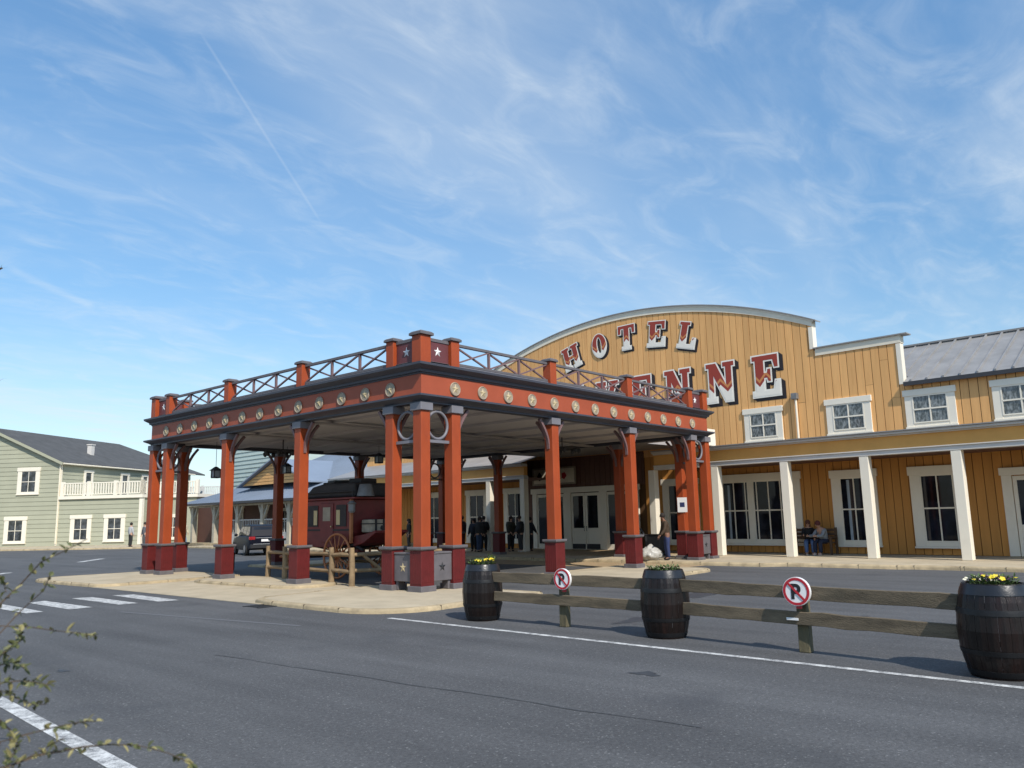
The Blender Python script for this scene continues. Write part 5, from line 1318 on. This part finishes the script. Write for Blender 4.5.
q = gz(144, 547, .12); person('person in grey coat beside the white corner of the green house', (q.x, q.y, .12), R_(100), 'stand', 1.8, ('grey_coat', (.12,.12,.13)), ('grey_trousers', (.1,.1,.1)))

# rubbish bag, cart, bin, poster
q = gz(651, 560, .12)
bm = bmesh.new(); bmesh.ops.create_icosphere(bm, subdivisions=4, radius=1)
from mathutils import noise as mnoise
for v in bm.verts:
    p = v.co.copy(); k = 1+.16*mnoise.noise(p*2.2)+.13*mnoise.noise(p*6)+.08*mnoise.noise(p*13)
    x, y, z = p*k; 
    w = .40*(1-.25*max(0, z)); z = max(-.82, z); v.co = Vector((x*w, y*w, (z+.82)*.27))
    if p.z > .82: v.co.z += (p.z-.82)*.25
me = bpy.data.meshes.new('rubbish_bag'); bm.to_mesh(me); bm.free(); me.materials.append(M['bag'])
for p in me.polygons: p.use_smooth = True
rb = bpy.data.objects.new('rubbish_bag', me); COL.objects.link(rb); rb.location = (q.x, q.y, .12); tag(rb, 'crumpled white plastic rubbish bag on the pavement beside the standing man', 'bag')
q = gz(652, 556.5, .12); ct = thing('cleaning_cart', 'black cleaning cart standing behind the white rubbish bag', 'cart', (q.x+.7, q.y+.2, .12), R_(30))
b = MB(); b.frustum(0,0,.16,.78,.28,.4,.34,.46); b.build('bin_tub', M['black_plastic'], ct, .03)
b = MB(); b.box(-.36,.36,-.48,.48,.781,.83); b.build('lid', M['black_plastic'], ct, .02)
b = MB(); b.tube([(-.3,.44,.8),(-.3,.6,1.05),(.3,.6,1.05),(.3,.44,.8)], .025, 8); b.build('handle', M['iron'], ct)
for x in (-.22,.22):
    for y in (-.3,.3):
        w = MB(); w.tube([(x-.03,y,.08),(x+.03,y,.08)], .08, 14); w.build('wheel', M['tyre'], ct)
q = gz(237, 572); lbn = thing('litter_bin', 'small dark litter bin standing behind a left canopy column', 'bin', (q.x+.1, q.y+.75, .0))
b = MB(); b.lathe([(.17,0),(.19,.05),(.2,.62)], 20); b.build('bin_body', M['plum'], lbn, smooth=True)
b = MB(); b.lathe([(.22,.622),(.22,.67),(.12,.76),(.03,.78)], 20); b.build('bin_lid', M['iron'], lbn, smooth=True)
ps = thing('paper_notice', 'white paper notice with blue square on a far right canopy column', 'notice', (WC-PO-.14, -.215, 2.05), R_(-35))
b = MB(); b.box(-.18,.18,-.012,0,-.02,.52); b.build('sheet', M['sign_w'], ps)
b = MB(); b.box(-.09,.09,-.016,-.0125,.17,.34); b.build('blue_square', cloth('blue_print', (.02,.03,.10)), ps)
ps.location = (WC-.165, PO-.1, 1.80); ps.rotation_euler = (0,0,-PI/2+.25)

# hanging lanterns and wagon wheel chandeliers
LL = ['dark hanging lantern on a long cord beside the second left column', 'dark hanging lantern left of the third left column', 'dark hanging lantern just left of the near corner columns']
lan = thing('hanging_lantern', LL[0], 'lantern', (1.3, 12.1, 3.5), 0, 'lanterns hanging under the canopy')
b = MB(); b.box(-.12,.12,-.12,.12,-.2,-.16)
for sx in (-1,1):
    for sy in (-1,1): b.box(sx*.11-.012, sx*.11+.012, sy*.11-.012, sy*.11+.012, -.16, .06)
b.build('lantern_frame', M['lantern'], lan)
b = MB(); b.box(-.1,.1,-.1,.1,-.159,.06); b.build('lantern_glass', M['lantern_glass'], lan)
b = MB(); b.frustum(0,0,.062,.2,.17,.17,.03,.03); b.build('lantern_cap', M['lantern'], lan)
b = MB(); b.tube([(0,0,.2),(0,0,1.21)], .008, 6); crd = b.build('cord', M['iron'], lan)
for i, (x, y, z) in enumerate(((4.6, 12.8, 3.78), (7.0, 10.2, 4.1))):
    c = copy_tree(lan); c.location = (x, y, z); c['label'] = LL[i+1]
    for k in kids(c):
        if k.name.startswith('cord'): k.scale = (1,1,.98); k.scale.z = (4.70-z-.2)/1.01; k.location.z = .2-.2*k.scale.z
CHL = ['wagon wheel chandelier under the canopy ceiling towards the left', 'wagon wheel chandelier under the canopy ceiling towards the hotel door']
cdl = thing('chandelier', CHL[0], 'chandelier', (3.0, 10.6, 4.2), 0, 'wagon wheel chandeliers')
MB().ring((0,0,0), .62, .035, 'z', 36, 8).build('wheel_rim', M['coach_dk'], cdl, smooth='all')
b = MB()
for i in range(8): a = PI*i/4; b.tube([(.05*math.cos(a),.05*math.sin(a),0),(.6*math.cos(a),.6*math.sin(a),0)], .02, 6)
b.build('spoke_set', M['coach_dk'], cdl)
for i in range(8):
    a = PI*i/4; b = MB(); b.lathe([(.03,-.16),(.07,-.1),(.075,-.03),(.04,.0)], 10, (.62*math.cos(a), .62*math.sin(a), -.02)); b.build('lamp_shade', M['iron'], cdl, smooth=True)
b = MB(); b.tube([(0,0,0),(0,0,.52)], .02, 6); b.build('stem', M['iron'], cdl)
c = copy_tree(cdl); c.location = (10.6, 4.0, 4.2); c['label'] = CHL[1]

# ------------------------------------------------------------------ foreground shrub and pine tip
sh_ = thing('foreground_shrub', 'thin leafy shrub twigs with olive and dry leaves at the lower left edge', 'shrub', (0,0,0))
rnd = random.Random(21)
stem = MB(); lva = MB(); lvb = MB()
root = at(-75, 900, 1.9); base = Vector((root.x, root.y, 0)); sh_.location = base
def rel(p): return Vector(p)-base
main = [base, base.lerp(at(-70, 760, 1.9), .6), at(-62, 700, 1.95), at(-50, 610, 2.0), at(-40, 540, 2.05)]
stem.tube([rel(p) for p in main], [.02,.016,.012,.008,.004], 7)
def twig(pts, d, r0, leaves, start=None, spread=1., dry=.45, size=1.):
    P = [at(u, v, d+.12*math.sin(i*1.7)) for i, (u, v) in enumerate(pts)]
    if start is not None: P = [start]+P
    P = [rel(p) for p in P]
    n_ = len(P); stem.tube(P, [max(.0012, r0*(1-i/(n_))) for i in range(n_)], 5)
    i0 = 1 if start is not None else 0
    for k in range(int(leaves*1.5)):
        t = rnd.uniform(i0, n_-1.001); i = int(t); f = t-i; p = P[i].lerp(P[i+1], f); dd = (P[i+1]-P[i]).normalized()
        side = Vector((rnd.uniform(-1,1), rnd.uniform(-1,1), rnd.uniform(-1,1)))
        dv = dd*rnd.uniform(.2,1.)+side*.8*spread
        mb = lvb if rnd.random() < dry else lva
        leaf(mb, p, dv, (rnd.uniform(-1,1),rnd.uniform(-1,1),1), rnd.uniform(.012,.028)*size, rnd.uniform(.007,.013)*size, .25)
st_ = main[2]; st2 = main[3]
twig([(0,604),(20,585),(41,562),(64,551),(87,539)], 2.0, .0032, 16, main[2], dry=.35)
twig([(0,626),(30,627),(58,631),(80,633),(96,636)], 1.9, .0026, 16, main[2], dry=.5, spread=.7)
twig([(0,683),(18,681),(36,682),(48,685)], 1.85, .003, 22, main[1], dry=.3)
twig([(0,690),(16,698),(34,705),(46,704)], 1.9, .0025, 16, main[1], dry=.3)
twig([(4,768),(39,755),(62,751),(82,747),(107,744.5),(137,745),(168,753),(193,764)], 1.75, .0038, 34, main[1], dry=.6, spread=.8)
twig([(0,742),(28,734),(55,727),(80,722),(96,721)], 1.8, .0028, 16, main[1], dry=.6)
twig([(0,655),(10,648),(22,640),(20,630)], 1.9, .0028, 34, main[2], dry=.2)
twig([(0,665),(14,662),(24,668)], 1.95, .0026, 26, main[2], dry=.2)
twig([(15,617),(26,606),(44,590),(50,575)], 2.0, .0022, 8, main[2], dry=.4)
twig([(0,768),(20,762),(46,748),(64,738)], 1.8, .003, 20, main[1], dry=.5)
twig([(0,720),(10,730),(18,745),(10,760)], 1.7, .003, 24, main[1], dry=.4)
twig([(0,575),(4,583),(6,592)], 2.0, .002, 10, main[3], dry=.2)
stem.build('branches', M['bark'], sh_, smooth='all'); lva.build('leaves', M['twig_leaf_a'], sh_); lvb.build('dry_leaves', M['twig_leaf_b'], sh_)
# pine standing just left of the frame: only the tip of one bough reaches in
pb0 = at(-210, 560, 5.0); pine = thing('pine_tree', 'pine whose needled branch tip just shows at the left picture edge', 'tree', (pb0.x, pb0.y, 0)); pv = Vector((pb0.x, pb0.y, 0))
tk = MB(); tk.tube([(0,0,0),(.03,.02,1.8),(0,.04,3.6),(.02,0,5.2)], [.12,.1,.06,.015], 10); tk.build('trunk', M['bark'], pine, smooth='all')
bo = MB(); ne = MB()
tips = [at(2, 268, 4.6)-pv, at(-25, 300, 4.8)-pv, at(-60, 380, 4.9)-pv, at(-1, 381, 4.7)-pv, at(-120, 230, 5)-pv, at(-60, 200, 5.2)-pv]
for tpt in tips:
    o0 = Vector((0,.03,max(1.2, tpt.z-.5))); P = [o0, o0.lerp(tpt, .5)+Vector((0,0,.08)), tpt]
    bo.tube(P, [.025,.014,.005], 6)
    for k in range(150):
        t = rnd.uniform(.25, 1.0); p = o0.lerp(tpt, t)+Vector((0,0,.16*t*(1-t)*4*.5)); d = (tpt-o0).normalized()+Vector((rnd.uniform(-1,1),rnd.uniform(-1,1),rnd.uniform(-.6,1)))*.8
        d.normalize(); s2 = d.cross(Vector((0,0,1))).normalized()*.0016; q = p+d*rnd.uniform(.04,.07); ne._add([p-s2, p+s2, q], [(0,1,2)])
bo.build('boughs', M['bark'], pine); ne.build('needles', M['needle'], pine)
